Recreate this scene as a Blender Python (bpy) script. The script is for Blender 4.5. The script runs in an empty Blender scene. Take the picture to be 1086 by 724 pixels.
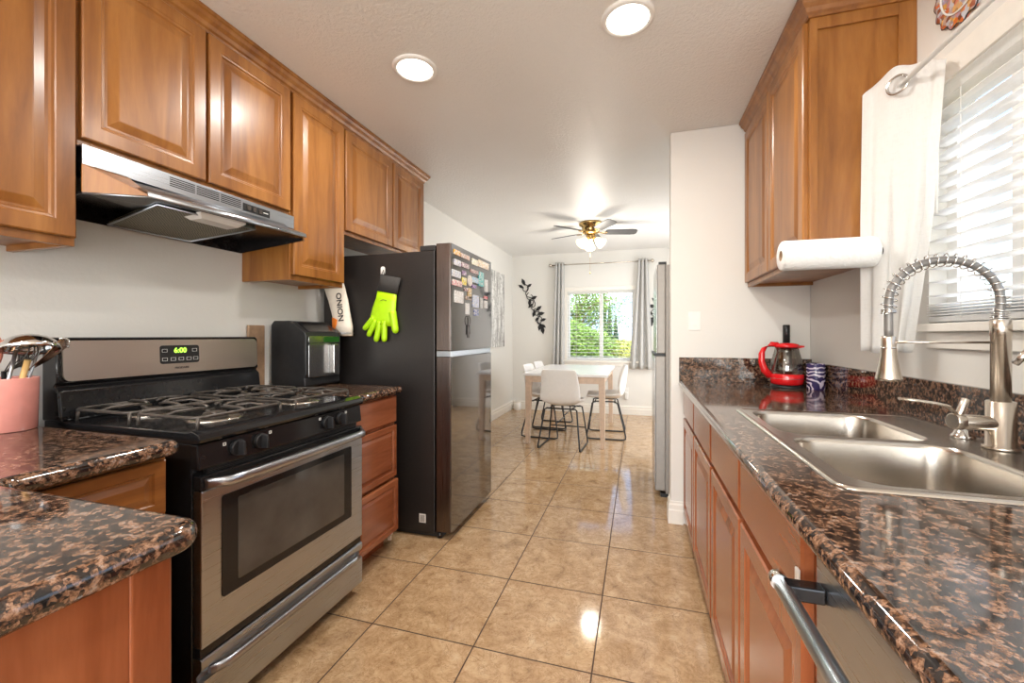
import bpy, bmesh, math, random
from mathutils import Vector, Matrix
random.seed(7)
S = bpy.context.scene
C = S.collection
PI = math.pi

# ------------------------------------------------------------------ camera
cam_d = bpy.data.cameras.new('camera')
cam_d.sensor_width = 36.0
cam_d.lens = 446.0 / 1086.0 * 36.0
cam_d.shift_y = -6.5 / 1086.0
cam_d.clip_start = 0.02
cam_d.clip_end = 500
cam = bpy.data.objects.new('camera', cam_d)
C.objects.link(cam)
cam.location = (0, 0, 1.21)
cam.rotation_euler = (PI / 2, 0, math.atan(134 / 446))
S.camera = cam

# ------------------------------------------------------------------ world, sun, lights, exposure
S.view_settings.view_transform = 'Standard'
S.view_settings.look = 'None'
S.view_settings.gamma = 1
S.view_settings.use_curve_mapping = False
S.view_settings.exposure = 0.08
try:
    S.cycles.use_denoising = True
    S.cycles.denoiser = 'OPENIMAGEDENOISE'
    S.cycles.max_bounces = 10
    S.cycles.diffuse_bounces = 5
    S.cycles.sample_clamp_indirect = 6
    S.cycles.caustics_reflective = False
    S.cycles.caustics_refractive = False
except Exception:
    pass
W = bpy.data.worlds.new('world'); S.world = W; W.use_nodes = True
nt = W.node_tree; nt.nodes.clear()
sky = nt.nodes.new('ShaderNodeTexSky'); sky.sky_type = 'NISHITA'
sky.sun_disc = False; sky.sun_elevation = math.radians(50); sky.sun_rotation = math.radians(200)
sky.dust_density = 2.0
bg = nt.nodes.new('ShaderNodeBackground'); bg.inputs[1].default_value = 0.85
wo = nt.nodes.new('ShaderNodeOutputWorld')
nt.links.new(sky.outputs[0], bg.inputs[0]); nt.links.new(bg.outputs[0], wo.inputs[0])

def light(name, kind, loc, rot, energy, color=(1, 1, 1), **kw):
    d = bpy.data.lights.new(name, kind); d.energy = energy; d.color = color
    for k, v in kw.items(): setattr(d, k, v)
    o = bpy.data.objects.new(name, d); C.objects.link(o)
    o.location = loc; o.rotation_euler = rot
    return o
light('sun', 'SUN', (0, -5, 10), Vector((-.50, .40, -.77)).to_track_quat('-Z', 'Y').to_euler(), 5.0, (1, .96, .90), angle=.01)
# added fill lamp in an unseen opening behind the camera
light('rear_fill', 'AREA', (-.5, -2.62, 1.15), (-PI / 2, 0, PI), 100, (.95, .98, 1), shape='RECTANGLE', size=2.2, size_y=2.0)
light('dining_fill', 'AREA', (.93, 5.25, 1.25), (0, PI / 2, 0), 36, (.97, .985, 1), shape='RECTANGLE', size=1.9, size_y=1.5)  # added fill lamp inside the unseen dining side door
# daylight through the sink window and dining window, just outside the glass (portals for the sky)
CAN_E, CAN_COL = 13.5, (1.0, .955, .885)

# ------------------------------------------------------------------ materials
def newmat(name):
    m = bpy.data.materials.new(name); m.use_nodes = True
    return m, m.node_tree, m.node_tree.nodes['Principled BSDF']
def N(t, kind, **kw):
    n = t.nodes.new(kind)
    for k, v in kw.items(): setattr(n, k, v)
    return n
def L(t, a, b): t.links.new(a, b)
def ramp(t, fac, stops):
    r = N(t, 'ShaderNodeValToRGB'); e = r.color_ramp.elements
    while len(e) > 1: e.remove(e[0])
    e[0].position = stops[0][0]; e[0].color = (*stops[0][1], 1)
    for p, c in stops[1:]:
        q = e.new(p); q.color = (*c, 1)
    L(t, fac, r.inputs[0]); return r.outputs[0]
def coords(t, scale=(1, 1, 1), rot=(0, 0, 0)):
    tc = N(t, 'ShaderNodeTexCoord'); mp = N(t, 'ShaderNodeMapping')
    mp.inputs['Scale'].default_value = scale; mp.inputs['Rotation'].default_value = rot
    L(t, tc.outputs['Object'], mp.inputs[0]); return mp.outputs[0]
def noise(t, vec, scale, detail=4, rough=.5, dist=0):
    n = N(t, 'ShaderNodeTexNoise'); n.inputs['Scale'].default_value = scale
    n.inputs['Detail'].default_value = detail; n.inputs['Roughness'].default_value = rough
    n.inputs['Distortion'].default_value = dist
    L(t, vec, n.inputs['Vector']); return n.outputs[0]
def bump(t, b, h, strength, dist=.01):
    n = N(t, 'ShaderNodeBump'); n.inputs['Strength'].default_value = strength
    n.inputs['Distance'].default_value = dist
    L(t, h, n.inputs['Height']); L(t, n.outputs[0], b.inputs['Normal'])
def plain(name, col, rough=.5, metal=0, var=.06, vs=30, coat=0, em=None, es=0, trans=0, ior=1.45, bmp=0):
    m, t, b = newmat(name)
    v = coords(t); f = noise(t, v, vs)
    c1 = tuple(max(0, x * (1 - var)) for x in col); c2 = tuple(min(1, x * (1 + var)) for x in col)
    L(t, ramp(t, f, [(.3, c1), (.7, c2)]), b.inputs['Base Color'])
    b.inputs['Roughness'].default_value = rough; b.inputs['Metallic'].default_value = metal
    b.inputs['Coat Weight'].default_value = coat
    b.inputs['Transmission Weight'].default_value = trans; b.inputs['IOR'].default_value = ior
    if em: b.inputs['Emission Color'].default_value = (*em, 1); b.inputs['Emission Strength'].default_value = es
    if bmp: bump(t, b, f, bmp)
    return m
def wood(name, dark, mid, light_, axis='z', rough=.34, coat=.18):
    m, t, b = newmat(name)
    sc = {'z': (9, 9, 1.1), 'y': (9, 1.1, 9), 'x': (1.1, 9, 9)}[axis]
    v = coords(t, sc)
    f = noise(t, v, 1.6, 5, .55, .6)
    f2 = noise(t, coords(t, tuple(q * 6 for q in sc)), 2.0, 3, .6)
    base = ramp(t, f, [(.25, dark), (.5, mid), (.75, light_)])
    mx = N(t, 'ShaderNodeMixRGB', blend_type='MULTIPLY'); mx.inputs[0].default_value = .35
    L(t, base, mx.inputs[1]); L(t, ramp(t, f2, [(.3, (.72, .68, .62)), (.65, (1, 1, 1))]), mx.inputs[2])
    # broad board-to-board tone
    f3 = noise(t, coords(t, {'z': (6, 6, .05), 'y': (6, .05, 6), 'x': (.05, 6, 6)}[axis]), 1.2, 0)
    mx2 = N(t, 'ShaderNodeMixRGB', blend_type='MULTIPLY'); mx2.inputs[0].default_value = .6
    L(t, mx.outputs[0], mx2.inputs[1]); L(t, ramp(t, f3, [(.35, (.80, .76, .72)), (.6, (1, 1, 1))]), mx2.inputs[2])
    L(t, mx2.outputs[0], b.inputs['Base Color'])
    b.inputs['Roughness'].default_value = rough; b.inputs['Coat Weight'].default_value = coat
    b.inputs['Coat Roughness'].default_value = .2
    return m
def granite(name, s=1.0):
    m, t, b = newmat(name)
    v = coords(t, (1, 1, 1))
    d = N(t, 'ShaderNodeTexNoise'); d.inputs['Scale'].default_value = 60; L(t, v, d.inputs[0])
    add = N(t, 'ShaderNodeMixRGB', blend_type='ADD'); add.inputs[0].default_value = .012
    L(t, v, add.inputs[1]); L(t, d.outputs[1], add.inputs[2])
    vo = N(t, 'ShaderNodeTexVoronoi'); vo.inputs['Scale'].default_value = 140 * s; L(t, add.outputs[0], vo.inputs['Vector'])
    sep = N(t, 'ShaderNodeSeparateColor'); L(t, vo.outputs['Color'], sep.inputs[0])
    big = noise(t, v, 48 * s, 8, .66, .15)
    mad = N(t, 'ShaderNodeMath', operation='MULTIPLY_ADD'); mad.inputs[1].default_value = .26
    L(t, sep.outputs[0], mad.inputs[0])
    m2 = N(t, 'ShaderNodeMath', operation='MULTIPLY'); m2.inputs[1].default_value = 1.0; L(t, big, m2.inputs[0]); L(t, m2.outputs[0], mad.inputs[2])
    col = ramp(t, mad.outputs[0], [(.44, (.010, .009, .010)), (.56, (.028, .021, .019)), (.62, (.085, .048, .032)),
                                    (.69, (.20, .105, .060)), (.77, (.33, .19, .12)), (.88, (.30, .25, .22))])
    fine = noise(t, v, 260, 3, .7)
    mx = N(t, 'ShaderNodeMixRGB', blend_type='MULTIPLY'); mx.inputs[0].default_value = .8
    L(t, col, mx.inputs[1]); L(t, ramp(t, fine, [(.40, (.25, .22, .22)), (.55, (1, 1, 1))]), mx.inputs[2])
    L(t, mx.outputs[0], b.inputs['Base Color'])
    b.inputs['Roughness'].default_value = .07; b.inputs['Specular IOR Level'].default_value = .9
    return m
def steel(name, col=(.46, .495, .54), rough=.28, axis='y'):
    m, t, b = newmat(name)
    sc = {'z': (420, 420, 3), 'y': (420, 3, 420), 'x': (3, 420, 420)}[axis]
    f = noise(t, coords(t, sc), 1, 3)
    L(t, ramp(t, f, [(.3, tuple(c * .97 for c in col)), (.7, col)]), b.inputs['Base Color'])
    b.inputs['Metallic'].default_value = 1
    rr = N(t, 'ShaderNodeMapRange'); rr.inputs[3].default_value = rough * .92; rr.inputs[4].default_value = rough * 1.08
    L(t, f, rr.inputs[0]); L(t, rr.outputs[0], b.inputs['Roughness'])
    return m
def tile():
    m, t, b = newmat('floor_tile')
    tc = N(t, 'ShaderNodeTexCoord'); sp = N(t, 'ShaderNodeSeparateXYZ'); L(t, tc.outputs['Object'], sp.inputs[0])
    def cell(src, off, pitch):
        a = N(t, 'ShaderNodeMath', operation='SUBTRACT'); a.inputs[1].default_value = off; L(t, src, a.inputs[0])
        d = N(t, 'ShaderNodeMath', operation='DIVIDE'); d.inputs[1].default_value = pitch; L(t, a.outputs[0], d.inputs[0])
        fr = N(t, 'ShaderNodeMath', operation='FRACT'); L(t, d.outputs[0], fr.inputs[0])
        fl = N(t, 'ShaderNodeMath', operation='FLOOR'); L(t, d.outputs[0], fl.inputs[0])
        s_ = N(t, 'ShaderNodeMath', operation='SUBTRACT'); s_.inputs[1].default_value = .5; L(t, fr.outputs[0], s_.inputs[0])
        ab = N(t, 'ShaderNodeMath', operation='ABSOLUTE'); L(t, s_.outputs[0], ab.inputs[0])
        return ab.outputs[0], fl.outputs[0]
    ax, fx = cell(sp.outputs[0], -.16, .455); ay, fy = cell(sp.outputs[1], 1.524, .4715)
    mxx = N(t, 'ShaderNodeMath', operation='MAXIMUM'); L(t, ax, mxx.inputs[0]); L(t, ay, mxx.inputs[1])
    gr = N(t, 'ShaderNodeMapRange'); gr.inputs[1].default_value = .4925; gr.inputs[2].default_value = .4950
    L(t, mxx.outputs[0], gr.inputs[0])
    cb = N(t, 'ShaderNodeCombineXYZ'); L(t, fx, cb.inputs[0]); L(t, fy, cb.inputs[1])
    wn = N(t, 'ShaderNodeTexWhiteNoise', noise_dimensions='3D'); L(t, cb.outputs[0], wn.inputs[0])
    off = N(t, 'ShaderNodeVectorMath', operation='MULTIPLY_ADD'); off.inputs[1].default_value = (9, 9, 9)
    L(t, wn.outputs['Color'], off.inputs[0]); L(t, tc.outputs['Object'], off.inputs[2])
    n1 = noise(t, off.outputs[0], 10, 12, .80, .5)
    n2 = noise(t, off.outputs[0], 60, 8, .75, .8)
    c1 = ramp(t, n1, [(.32, (.24, .140, .068)), (.44, (.44, .280, .148)), (.55, (.56, .380, .215)), (.68, (.64, .48, .31))])
    n3 = noise(t, off.outputs[0], 13, 8, .72, 1.2)
    vein = ramp(t, n3, [(.482, (1, 1, 1)), (.498, (.36, .25, .16)), (.502, (.36, .25, .16)), (.52, (1, 1, 1))])
    mv = N(t, 'ShaderNodeMixRGB', blend_type='MULTIPLY'); L(t, ramp(t, n1, [(.40, (.15, .15, .15)), (.60, (.75, .75, .75))]), mv.inputs[0]); L(t, c1, mv.inputs[1]); L(t, vein, mv.inputs[2])
    mx = N(t, 'ShaderNodeMixRGB', blend_type='MULTIPLY'); mx.inputs[0].default_value = .6
    L(t, mv.outputs[0], mx.inputs[1]); L(t, ramp(t, n2, [(.36, (.62, .52, .42)), (.47, (1, 1, 1))]), mx.inputs[2])
    g = N(t, 'ShaderNodeMixRGB'); L(t, gr.outputs[0], g.inputs[0]); L(t, mx.outputs[0], g.inputs[1]); g.inputs[2].default_value = (.075, .04, .022, 1)
    L(t, g.outputs[0], b.inputs['Base Color'])
    rr = N(t, 'ShaderNodeMapRange'); rr.inputs[3].default_value = .085; rr.inputs[4].default_value = .7; L(t, gr.outputs[0], rr.inputs[0])
    L(t, rr.outputs[0], b.inputs['Roughness'])
    inv = N(t, 'ShaderNodeMath', operation='SUBTRACT'); inv.inputs[0].default_value = 1; L(t, gr.outputs[0], inv.inputs[1])
    wv = N(t, 'ShaderNodeMath', operation='MULTIPLY_ADD'); wv.inputs[1].default_value = .12
    L(t, noise(t, tc.outputs['Object'], 14, 2), wv.inputs[0]); L(t, inv.outputs[0], wv.inputs[2])
    bump(t, b, wv.outputs[0], .25, .002)
    return m
def plaster(name, col, bs, bstr, rough=.6, det=6):
    m, t, b = newmat(name)
    v = coords(t); f = noise(t, v, bs, det, .6, .3); g = noise(t, v, 2, 2)
    L(t, ramp(t, g, [(.3, tuple(c * .975 for c in col)), (.7, col)]), b.inputs['Base Color'])
    b.inputs['Roughness'].default_value = rough
    bump(t, b, f, bstr, .006)
    return m

M = {}
M['wood'] = wood('honey_maple', (.20, .067, .013), (.33, .130, .027), (.44, .192, .048))
M['wood_edge'] = wood('maple_rail', (.175, .057, .013), (.28, .105, .023), (.38, .155, .040), 'y')
M['wood_red'] = wood('reddish_maple', (.24, .066, .024), (.33, .103, .040), (.41, .142, .058), 'z', .25, .4)
M['wood_redy'] = wood('reddish_maple_rail', (.24, .066, .024), (.33, .103, .040), (.41, .142, .058), 'y', .25, .4)
M['wood_dark'] = plain('dark_gap_wood', (.10, .035, .015), .6)
M['granite'] = granite('brown_granite')
M['tile'] = tile()
M['wall'] = plaster('wall_paint', (.79, .775, .735), 60, .12)
M['ceil'] = plaster('ceiling_texture', (.83, .815, .79), 60, .9, .38, 8)
M['trim'] = plain('white_trim', (.84, .81, .75), .4, var=.02)
M['steel'] = steel('brushed_steel')
M['steel_warmlit'] = steel('warm_lit_brushed_steel', (.62, .56, .50), .30)  # warm tint stands in for warm light reflected on the backguard
M['steel_z'] = steel('brushed_steel_vertical', (.50, .50, .50), .24, 'z')
M['sinksteel'] = steel('sink_steel', (.56, .52, .47), .24, 'x')
M['nickel'] = steel('brushed_nickel', (.62, .56, .49), .25, 'z')
M['chrome'] = plain('chrome', (.75, .74, .72), .08, 1, 0)
M['blackgloss'] = plain('black_enamel', (.012, .012, .013), .12, var=.1)
M['black'] = plain('black_plastic', (.018, .018, .019), .38, var=.15)
M['iron'] = plain('cast_iron', (.085, .072, .062), .36, .4, var=.3, vs=90)
M['ovenglass'] = plain('oven_glass', (.06, .057, .053), .08, var=.35, vs=6, coat=.5)
M['darksteel'] = steel('dark_stainless', (.24, .24, .25), .055, 'z')
M['fridgeside'] = plain('fridge_side_black', (.022, .019, .018), .30, var=.2, vs=160, bmp=.04)
M['fridgebrown'] = steel('dark_stainless_edge', (.17, .138, .125), .28, 'z')
M['white'] = plain('white_plastic', (.85, .84, .81), .35, var=.02)
M['paper'] = plain('paper_towel', (.90, .895, .885), .9, var=.03, vs=120, bmp=.6)
M['card'] = plain('cardboard', (.45, .30, .18), .8)
M['pink'] = plain('pink_ceramic', (.80, .33, .28), .22, var=.05, coat=.4)
M['red'] = plain('red_plastic', (.72, .012, .016), .2, var=.06, coat=.5)
M['grille'] = None
M['fabricgrey'] = plain('grey_curtain', (.52, .515, .50), .85, var=.06, vs=200)
M['tablewhite'] = plain('white_table_top', (.86, .845, .84), .24, var=.03)
M['tableleg'] = plain('pale_wood_leg', (.66, .50, .38), .45, var=.08)
M['chairwhite'] = plain('white_leatherette', (.80, .775, .745), .42, var=.02)
M['blackmetal'] = plain('black_powder_coat', (.015, .015, .016), .35)
M['lime'] = plain('lime_silicone', (.45, .78, .008), .4, var=.05)
M['darkcloth'] = plain('dark_cloth', (.045, .042, .04), .8, var=.2, vs=200)
M['bagwhite'] = plain('bag_paper', (.80, .72, .62), .5, var=.05)
M['orange'] = plain('orange_print', (.85, .22, .02), .5)
M['ink'] = plain('dark_ink', (.04, .03, .03), .5)
M['brass'] = plain('antique_brass', (.50, .34, .14), .2, 1, .15)
M['blade'] = plain('fan_blade_grey', (.085, .083, .085), .5, var=.1)
M['lampglass'] = plain('frosted_lamp_glass', (.95, .85, .65), .4, em=(1, .80, .48), es=1.3)
M['canglow'] = plain('recessed_lamp_lens', (1, .97, .92), .4, em=(1, .95, .86), es=6)
M['digits'] = plain('green_digits', (.3, .9, .1), .4, em=(.55, 1, .08), es=1.4)
M['greenglow'] = plain('green_display', (.01, .05, .01), .2, em=(.05, .22, .02), es=.18)
M['lens'] = plain('hood_lens', (.75, .72, .68), .35, var=.03)
M['slat'] = None
M['leaf'] = plain('green_leaves', (.16, .26, .045), .6, var=.5, vs=4)
M['leafy'] = plain('yellow_green_leaves', (.40, .42, .10), .6, var=.4, vs=4)
M['leafd'] = plain('cypress_leaves', (.035, .075, .035), .7, var=.4, vs=6)
M['bark'] = plain('bark', (.20, .14, .09), .9, var=.3)
M['grass'] = plain('dry_grass', (.46, .38, .20), .9, var=.25, vs=.8)
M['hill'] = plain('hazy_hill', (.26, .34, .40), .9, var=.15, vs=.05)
M['neighbour'] = plain('neighbour_stucco', (.85, .84, .80), .8, var=.03)
M['fridgegrey'] = plain('grey_fridge_side', (.36, .335, .31), .42, .3, .04)
M['tanboard'] = plain('tan_board', (.36, .23, .14), .5, var=.15)
M['hoodblack'] = plain('hood_enamel', (.014, .013, .014), .22, var=.3, vs=60)
M['granitek'] = M['granite']

def glass_mat(name, tint=(1, 1, 1), mixf=.08, rough=0.0):
    m, t, b = newmat(name)
    out = t.nodes['Material Output']
    tr = N(t, 'ShaderNodeBsdfTransparent'); tr.inputs[0].default_value = (*tint, 1)
    gl = N(t, 'ShaderNodeBsdfGlossy'); gl.inputs['Roughness'].default_value = rough
    mx = N(t, 'ShaderNodeMixShader')
    lw = N(t, 'ShaderNodeLayerWeight'); lw.inputs[0].default_value = .35
    ma = N(t, 'ShaderNodeMath', operation='MULTIPLY_ADD'); ma.inputs[1].default_value = .5; ma.inputs[2].default_value = mixf
    L(t, lw.outputs['Fresnel'], ma.inputs[0]); L(t, ma.outputs[0], mx.inputs[0])
    L(t, tr.outputs[0], mx.inputs[1]); L(t, gl.outputs[0], mx.inputs[2]); L(t, mx.outputs[0], out.inputs[0])
    return m
M['glass'] = glass_mat('window_glass', (.97, .98, .98), -.02)
M['kettleglass'] = glass_mat('kettle_glass', (.80, .78, .74), .10, .02)
def cloth_mat(name, col, trans):
    m, t, b = newmat(name)
    out = t.nodes['Material Output']
    v = coords(t); f = noise(t, coords(t, (40, 40, 260)), 1, 2); g = noise(t, coords(t, (260, 260, 30)), 1, 2)
    ad = N(t, 'ShaderNodeMath', operation='ADD'); L(t, f, ad.inputs[0]); L(t, g, ad.inputs[1])
    c = ramp(t, ad.outputs[0], [(.8, tuple(x * .96 for x in col)), (1.15, col)])
    d = N(t, 'ShaderNodeBsdfDiffuse'); tl = N(t, 'ShaderNodeBsdfTranslucent'); mx = N(t, 'ShaderNodeMixShader')
    L(t, c, d.inputs[0]); L(t, c, tl.inputs[0]); mx.inputs[0].default_value = trans
    L(t, d.outputs[0], mx.inputs[1]); L(t, tl.outputs[0], mx.inputs[2]); L(t, mx.outputs[0], out.inputs[0])
    return m
M['sheer'] = cloth_mat('white_linen', (.95, .945, .93), .5)
M['slat'] = cloth_mat('blind_slat', (.96, .96, .955), .62)
def filter_mat():
    m, t, b = newmat('mesh_filter')
    v = coords(t, (170, 170, 170)); ch = N(t, 'ShaderNodeTexChecker'); ch.inputs['Scale'].default_value = 1
    L(t, v, ch.inputs[0]); ch.inputs[1].default_value = (.30, .27, .20, 1); ch.inputs[2].default_value = (.06, .05, .035, 1)
    L(t, ch.outputs[0], b.inputs['Base Color']); b.inputs['Metallic'].default_value = .7; b.inputs['Roughness'].default_value = .45
    return m
M['filter'] = filter_mat()
def art_mat():
    m, t, b = newmat('birch_painting')
    v = coords(t, (1, 14, 1.2)); f = noise(t, v, 1.3, 6, .65, 1.0); g = noise(t, coords(t), 26, 5, .7, 1)
    mx = N(t, 'ShaderNodeMixRGB', blend_type='MULTIPLY'); mx.inputs[0].default_value = .7
    L(t, ramp(t, f, [(.38, (.12, .12, .12)), (.48, (.55, .54, .52)), (.6, (.85, .84, .82))]), mx.inputs[1])
    L(t, ramp(t, g, [(.38, (.25, .24, .23)), (.5, (1, 1, 1))]), mx.inputs[2])
    L(t, mx.outputs[0], b.inputs['Base Color']); b.inputs['Roughness'].default_value = .6
    return m
M['art'] = art_mat()
def swirl_mat():
    m, t, b = newmat('swirl_glaze')
    w = N(t, 'ShaderNodeTexWave', wave_type='RINGS'); w.inputs['Scale'].default_value = 14; w.inputs['Distortion'].default_value = 9
    w.inputs['Detail'].default_value = 2; w.inputs['Detail Scale'].default_value = 1.2
    L(t, coords(t, (1, 1, 1)), w.inputs[0])
    L(t, ramp(t, w.outputs[1], [(.62, (.035, .025, .10)), (.78, (.62, .55, .66))]), b.inputs['Base Color'])
    b.inputs['Roughness'].default_value = .2
    return m
M['swirl'] = swirl_mat()
def motley(name, cols, scale, rough=.4):
    m, t, b = newmat(name)
    vo = N(t, 'ShaderNodeTexVoronoi'); vo.inputs['Scale'].default_value = scale
    L(t, coords(t), vo.inputs['Vector']); sep = N(t, 'ShaderNodeSeparateColor'); L(t, vo.outputs['Color'], sep.inputs[0])
    st = [(i / len(cols), c) for i, c in enumerate(cols)]
    L(t, ramp(t, sep.outputs[0], st), b.inputs['Base Color']); b.inputs['Roughness'].default_value = rough
    return m
M['talavera'] = motley('painted_plate', [(.10, .04, .03), (.80, .18, .03), (.35, .30, .42), (.85, .45, .05), (.22, .10, .08), (.55, .55, .60)], 70)

# ------------------------------------------------------------------ mesh helpers
def wloc(o):
    v = Vector((0, 0, 0))
    while o is not None:
        v += Vector(o.location); o = o.parent
    return v
class MB:
    def __init__(s): s.bm = bmesh.new(); s.mi = 0; s.sm = []
    def _new(s, geom):
        for f in geom:
            f.material_index = s.mi
    def face(s, pts, smooth=False):
        vs = [s.bm.verts.new(p) for p in pts]
        f = s.bm.faces.new(vs); f.material_index = s.mi; f.smooth = smooth; return f
    def box(s, a, b):
        x0, y0, z0 = (min(a[i], b[i]) for i in range(3)); x1, y1, z1 = (max(a[i], b[i]) for i in range(3))
        v = [s.bm.verts.new(p) for p in ((x0,y0,z0),(x1,y0,z0),(x1,y1,z0),(x0,y1,z0),(x0,y0,z1),(x1,y0,z1),(x1,y1,z1),(x0,y1,z1))]
        for q in ((0,3,2,1),(4,5,6,7),(0,1,5,4),(1,2,6,5),(2,3,7,6),(3,0,4,7)):
            f = s.bm.faces.new([v[i] for i in q]); f.material_index = s.mi
        return s
    def hexa(s, p):
        v = [s.bm.verts.new(q) for q in p]
        for q in ((0,3,2,1),(4,5,6,7),(0,1,5,4),(1,2,6,5),(2,3,7,6),(3,0,4,7)):
            f = s.bm.faces.new([v[i] for i in q]); f.material_index = s.mi
        return s
    def loft(s, rings, closed=True, cap0=True, cap1=True, smooth=True):
        R = [[s.bm.verts.new(p) for p in r] for r in rings]
        n = len(rings[0])
        for i in range(len(R) - 1):
            for j in range(n if closed else n - 1):
                k = (j + 1) % n
                f = s.bm.faces.new((R[i][j], R[i][k], R[i+1][k], R[i+1][j])); f.smooth = smooth; f.material_index = s.mi
        if cap0 and closed: f = s.bm.faces.new(R[0][::-1]); f.material_index = s.mi
        if cap1 and closed: f = s.bm.faces.new(R[-1]); f.material_index = s.mi
        return s
    def cyl(s, p0, p1, r0, r1=None, n=20):
        r1 = r0 if r1 is None else r1
        p0 = Vector(p0); p1 = Vector(p1); d = (p1 - p0).normalized()
        a = d.orthogonal().normalized(); b = d.cross(a)
        rs = [[p + (a * math.cos(t * 2*PI/n) + b * math.sin(t * 2*PI/n)) * r for t in range(n)] for p, r in ((p0, r0), (p1, r1))]
        return s.loft(rs)
    def tube(s, pts, r, n=8, closed=False):
        P = [Vector(p) for p in pts]; m = len(P); rings = []
        up = None
        for i, p in enumerate(P):
            if closed: d = (P[(i+1) % m] - P[i-1]).normalized()
            else: d = (P[min(i+1, m-1)] - P[max(i-1, 0)]).normalized()
            if up is None: a = d.orthogonal().normalized()
            else:
                a = (up - d * up.dot(d))
                a = a.normalized() if a.length > 1e-6 else d.orthogonal().normalized()
            up = a; b = d.cross(a)
            rr = r[i] if isinstance(r, (list, tuple)) else r
            rings.append([p + (a * math.cos(t*2*PI/n) + b * math.sin(t*2*PI/n)) * rr for t in range(n)])
        if closed:
            rings.append(rings[0]); return s.loft(rings, cap0=False, cap1=False)
        return s.loft(rings)
    def lathe(s, prof, c, n=28, axis=(0, 0, 1), cap0=True, cap1=True):
        ax = Vector(axis).normalized(); a = ax.orthogonal().normalized(); b = ax.cross(a); c = Vector(c)
        rs = [[c + ax * z + (a * math.cos(t*2*PI/n) + b * math.sin(t*2*PI/n)) * r for t in range(n)] for r, z in prof]
        return s.loft(rs, cap0=cap0, cap1=cap1)
    def prism(s, poly, fn, h0, h1, smooth=False):
        """poly 2-d outline; fn(u,v,h)->xyz"""
        return s.loft([[fn(u, v, h0) for u, v in poly], [fn(u, v, h1) for u, v in poly]], smooth=smooth)
    def sphere(s, c, r, sc=(1, 1, 1), n=16):
        rs = []
        for i in range(1, n // 2):
            t = PI * i / (n // 2)
            rs.append([(c[0] + r*sc[0]*math.sin(t)*math.cos(q*2*PI/n), c[1] + r*sc[1]*math.sin(t)*math.sin(q*2*PI/n), c[2] - r*sc[2]*math.cos(t)) for q in range(n)])
        return s.loft(rs)
    def build(s, name, mats, parent=None, bevel=0, seg=2, solid=0, fix=True, shade=None):
        if fix: bmesh.ops.recalc_face_normals(s.bm, faces=s.bm.faces)
        me = bpy.data.meshes.new(name)
        off = wloc(parent)
        if off.length > 0: bmesh.ops.translate(s.bm, verts=s.bm.verts, vec=-off)
        s.bm.to_mesh(me); s.bm.free()
        for m in (mats if isinstance(mats, (list, tuple)) else [mats]):
            me.materials.append(M[m] if isinstance(m, str) else m)
        o = bpy.data.objects.new(name, me); C.objects.link(o)
        if parent is not None: o.parent = parent
        if solid:
            q = o.modifiers.new('solid', 'SOLIDIFY'); q.thickness = solid; q.offset = 0
        if bevel:
            q = o.modifiers.new('bevel', 'BEVEL'); q.width = bevel; q.segments = seg; q.limit_method = 'ANGLE'; q.angle_limit = math.radians(40)
            q.harden_normals = False
        return o
def thing(name, label, cat, loc, group=None, rz=0):
    o = bpy.data.objects.new(name, None); C.objects.link(o)
    o.empty_display_size = .1; o.location = loc; o.rotation_euler = (0, 0, rz)
    o['label'] = label; o['category'] = cat
    if group: o['group'] = group
    return o
def tag(o, label, cat, group=None):
    o['label'] = label; o['category'] = cat
    if group: o['group'] = group
    return o
def struct(name, mb, mat, **kw):
    o = mb.build(name, mat, **kw); o['kind'] = 'structure'; return o
def box(name, mat, a, b, parent=None, bevel=.0, **kw):
    return MB().box(a, b).build(name, mat, parent, bevel=bevel, **kw)
def rrect(x0, y0, x1, y1, r, n=6):
    pts = []
    for cx, cy, a0 in ((x1-r, y1-r, 0), (x0+r, y1-r, 90), (x0+r, y0+r, 180), (x1-r, y0+r, 270)):
        for i in range(n+1):
            a = math.radians(a0 + 90*i/n); pts.append((cx + r*math.cos(a), cy + r*math.sin(a)))
    return pts
def offset(poly, d):
    """inward offset of a counter-clockwise outline"""
    n = len(poly); out = []
    for i in range(n):
        p0 = Vector(poly[i-1]); p1 = Vector(poly[i]); p2 = Vector(poly[(i+1) % n])
        e1 = (p1-p0).normalized(); e2 = (p2-p1).normalized()
        n1 = Vector((-e1.y, e1.x)); n2 = Vector((-e2.y, e2.x)); m_ = (n1+n2)
        m_ = m_ / max(.3, (1 + n1.dot(n2)))
        out.append(tuple(p1 + m_*d))
    return out
def text_mesh(name, txt, size, mat, parent, origin, U, V, depth=.0006, bold=0):
    cu = bpy.data.curves.new(name, 'FONT'); cu.body = txt; cu.size = size; cu.align_x = 'CENTER'; cu.align_y = 'CENTER'
    cu.extrude = depth; cu.offset = bold
    t = bpy.data.objects.new(name, cu); C.objects.link(t)
    dg = bpy.context.evaluated_depsgraph_get(); me = bpy.data.meshes.new_from_object(t.evaluated_get(dg))
    bpy.data.objects.remove(t)
    U = Vector(U).normalized(); V = Vector(V).normalized(); Nn = U.cross(V)
    mt = Matrix(((U.x, V.x, Nn.x, 0), (U.y, V.y, Nn.y, 0), (U.z, V.z, Nn.z, 0), (0, 0, 0, 1)))
    me.transform(Matrix.Translation(Vector(origin) - wloc(parent)) @ mt)
    me.materials.clear(); me.materials.append(M[mat])
    o = bpy.data.objects.new(name, me); C.objects.link(o); o.parent = parent
    return o
def clone(o, parent=None):
    c = o.copy(); C.objects.link(c)
    if parent is not None: c.parent = parent
    for ch in list(o.children): clone(ch, c)
    return c

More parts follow.
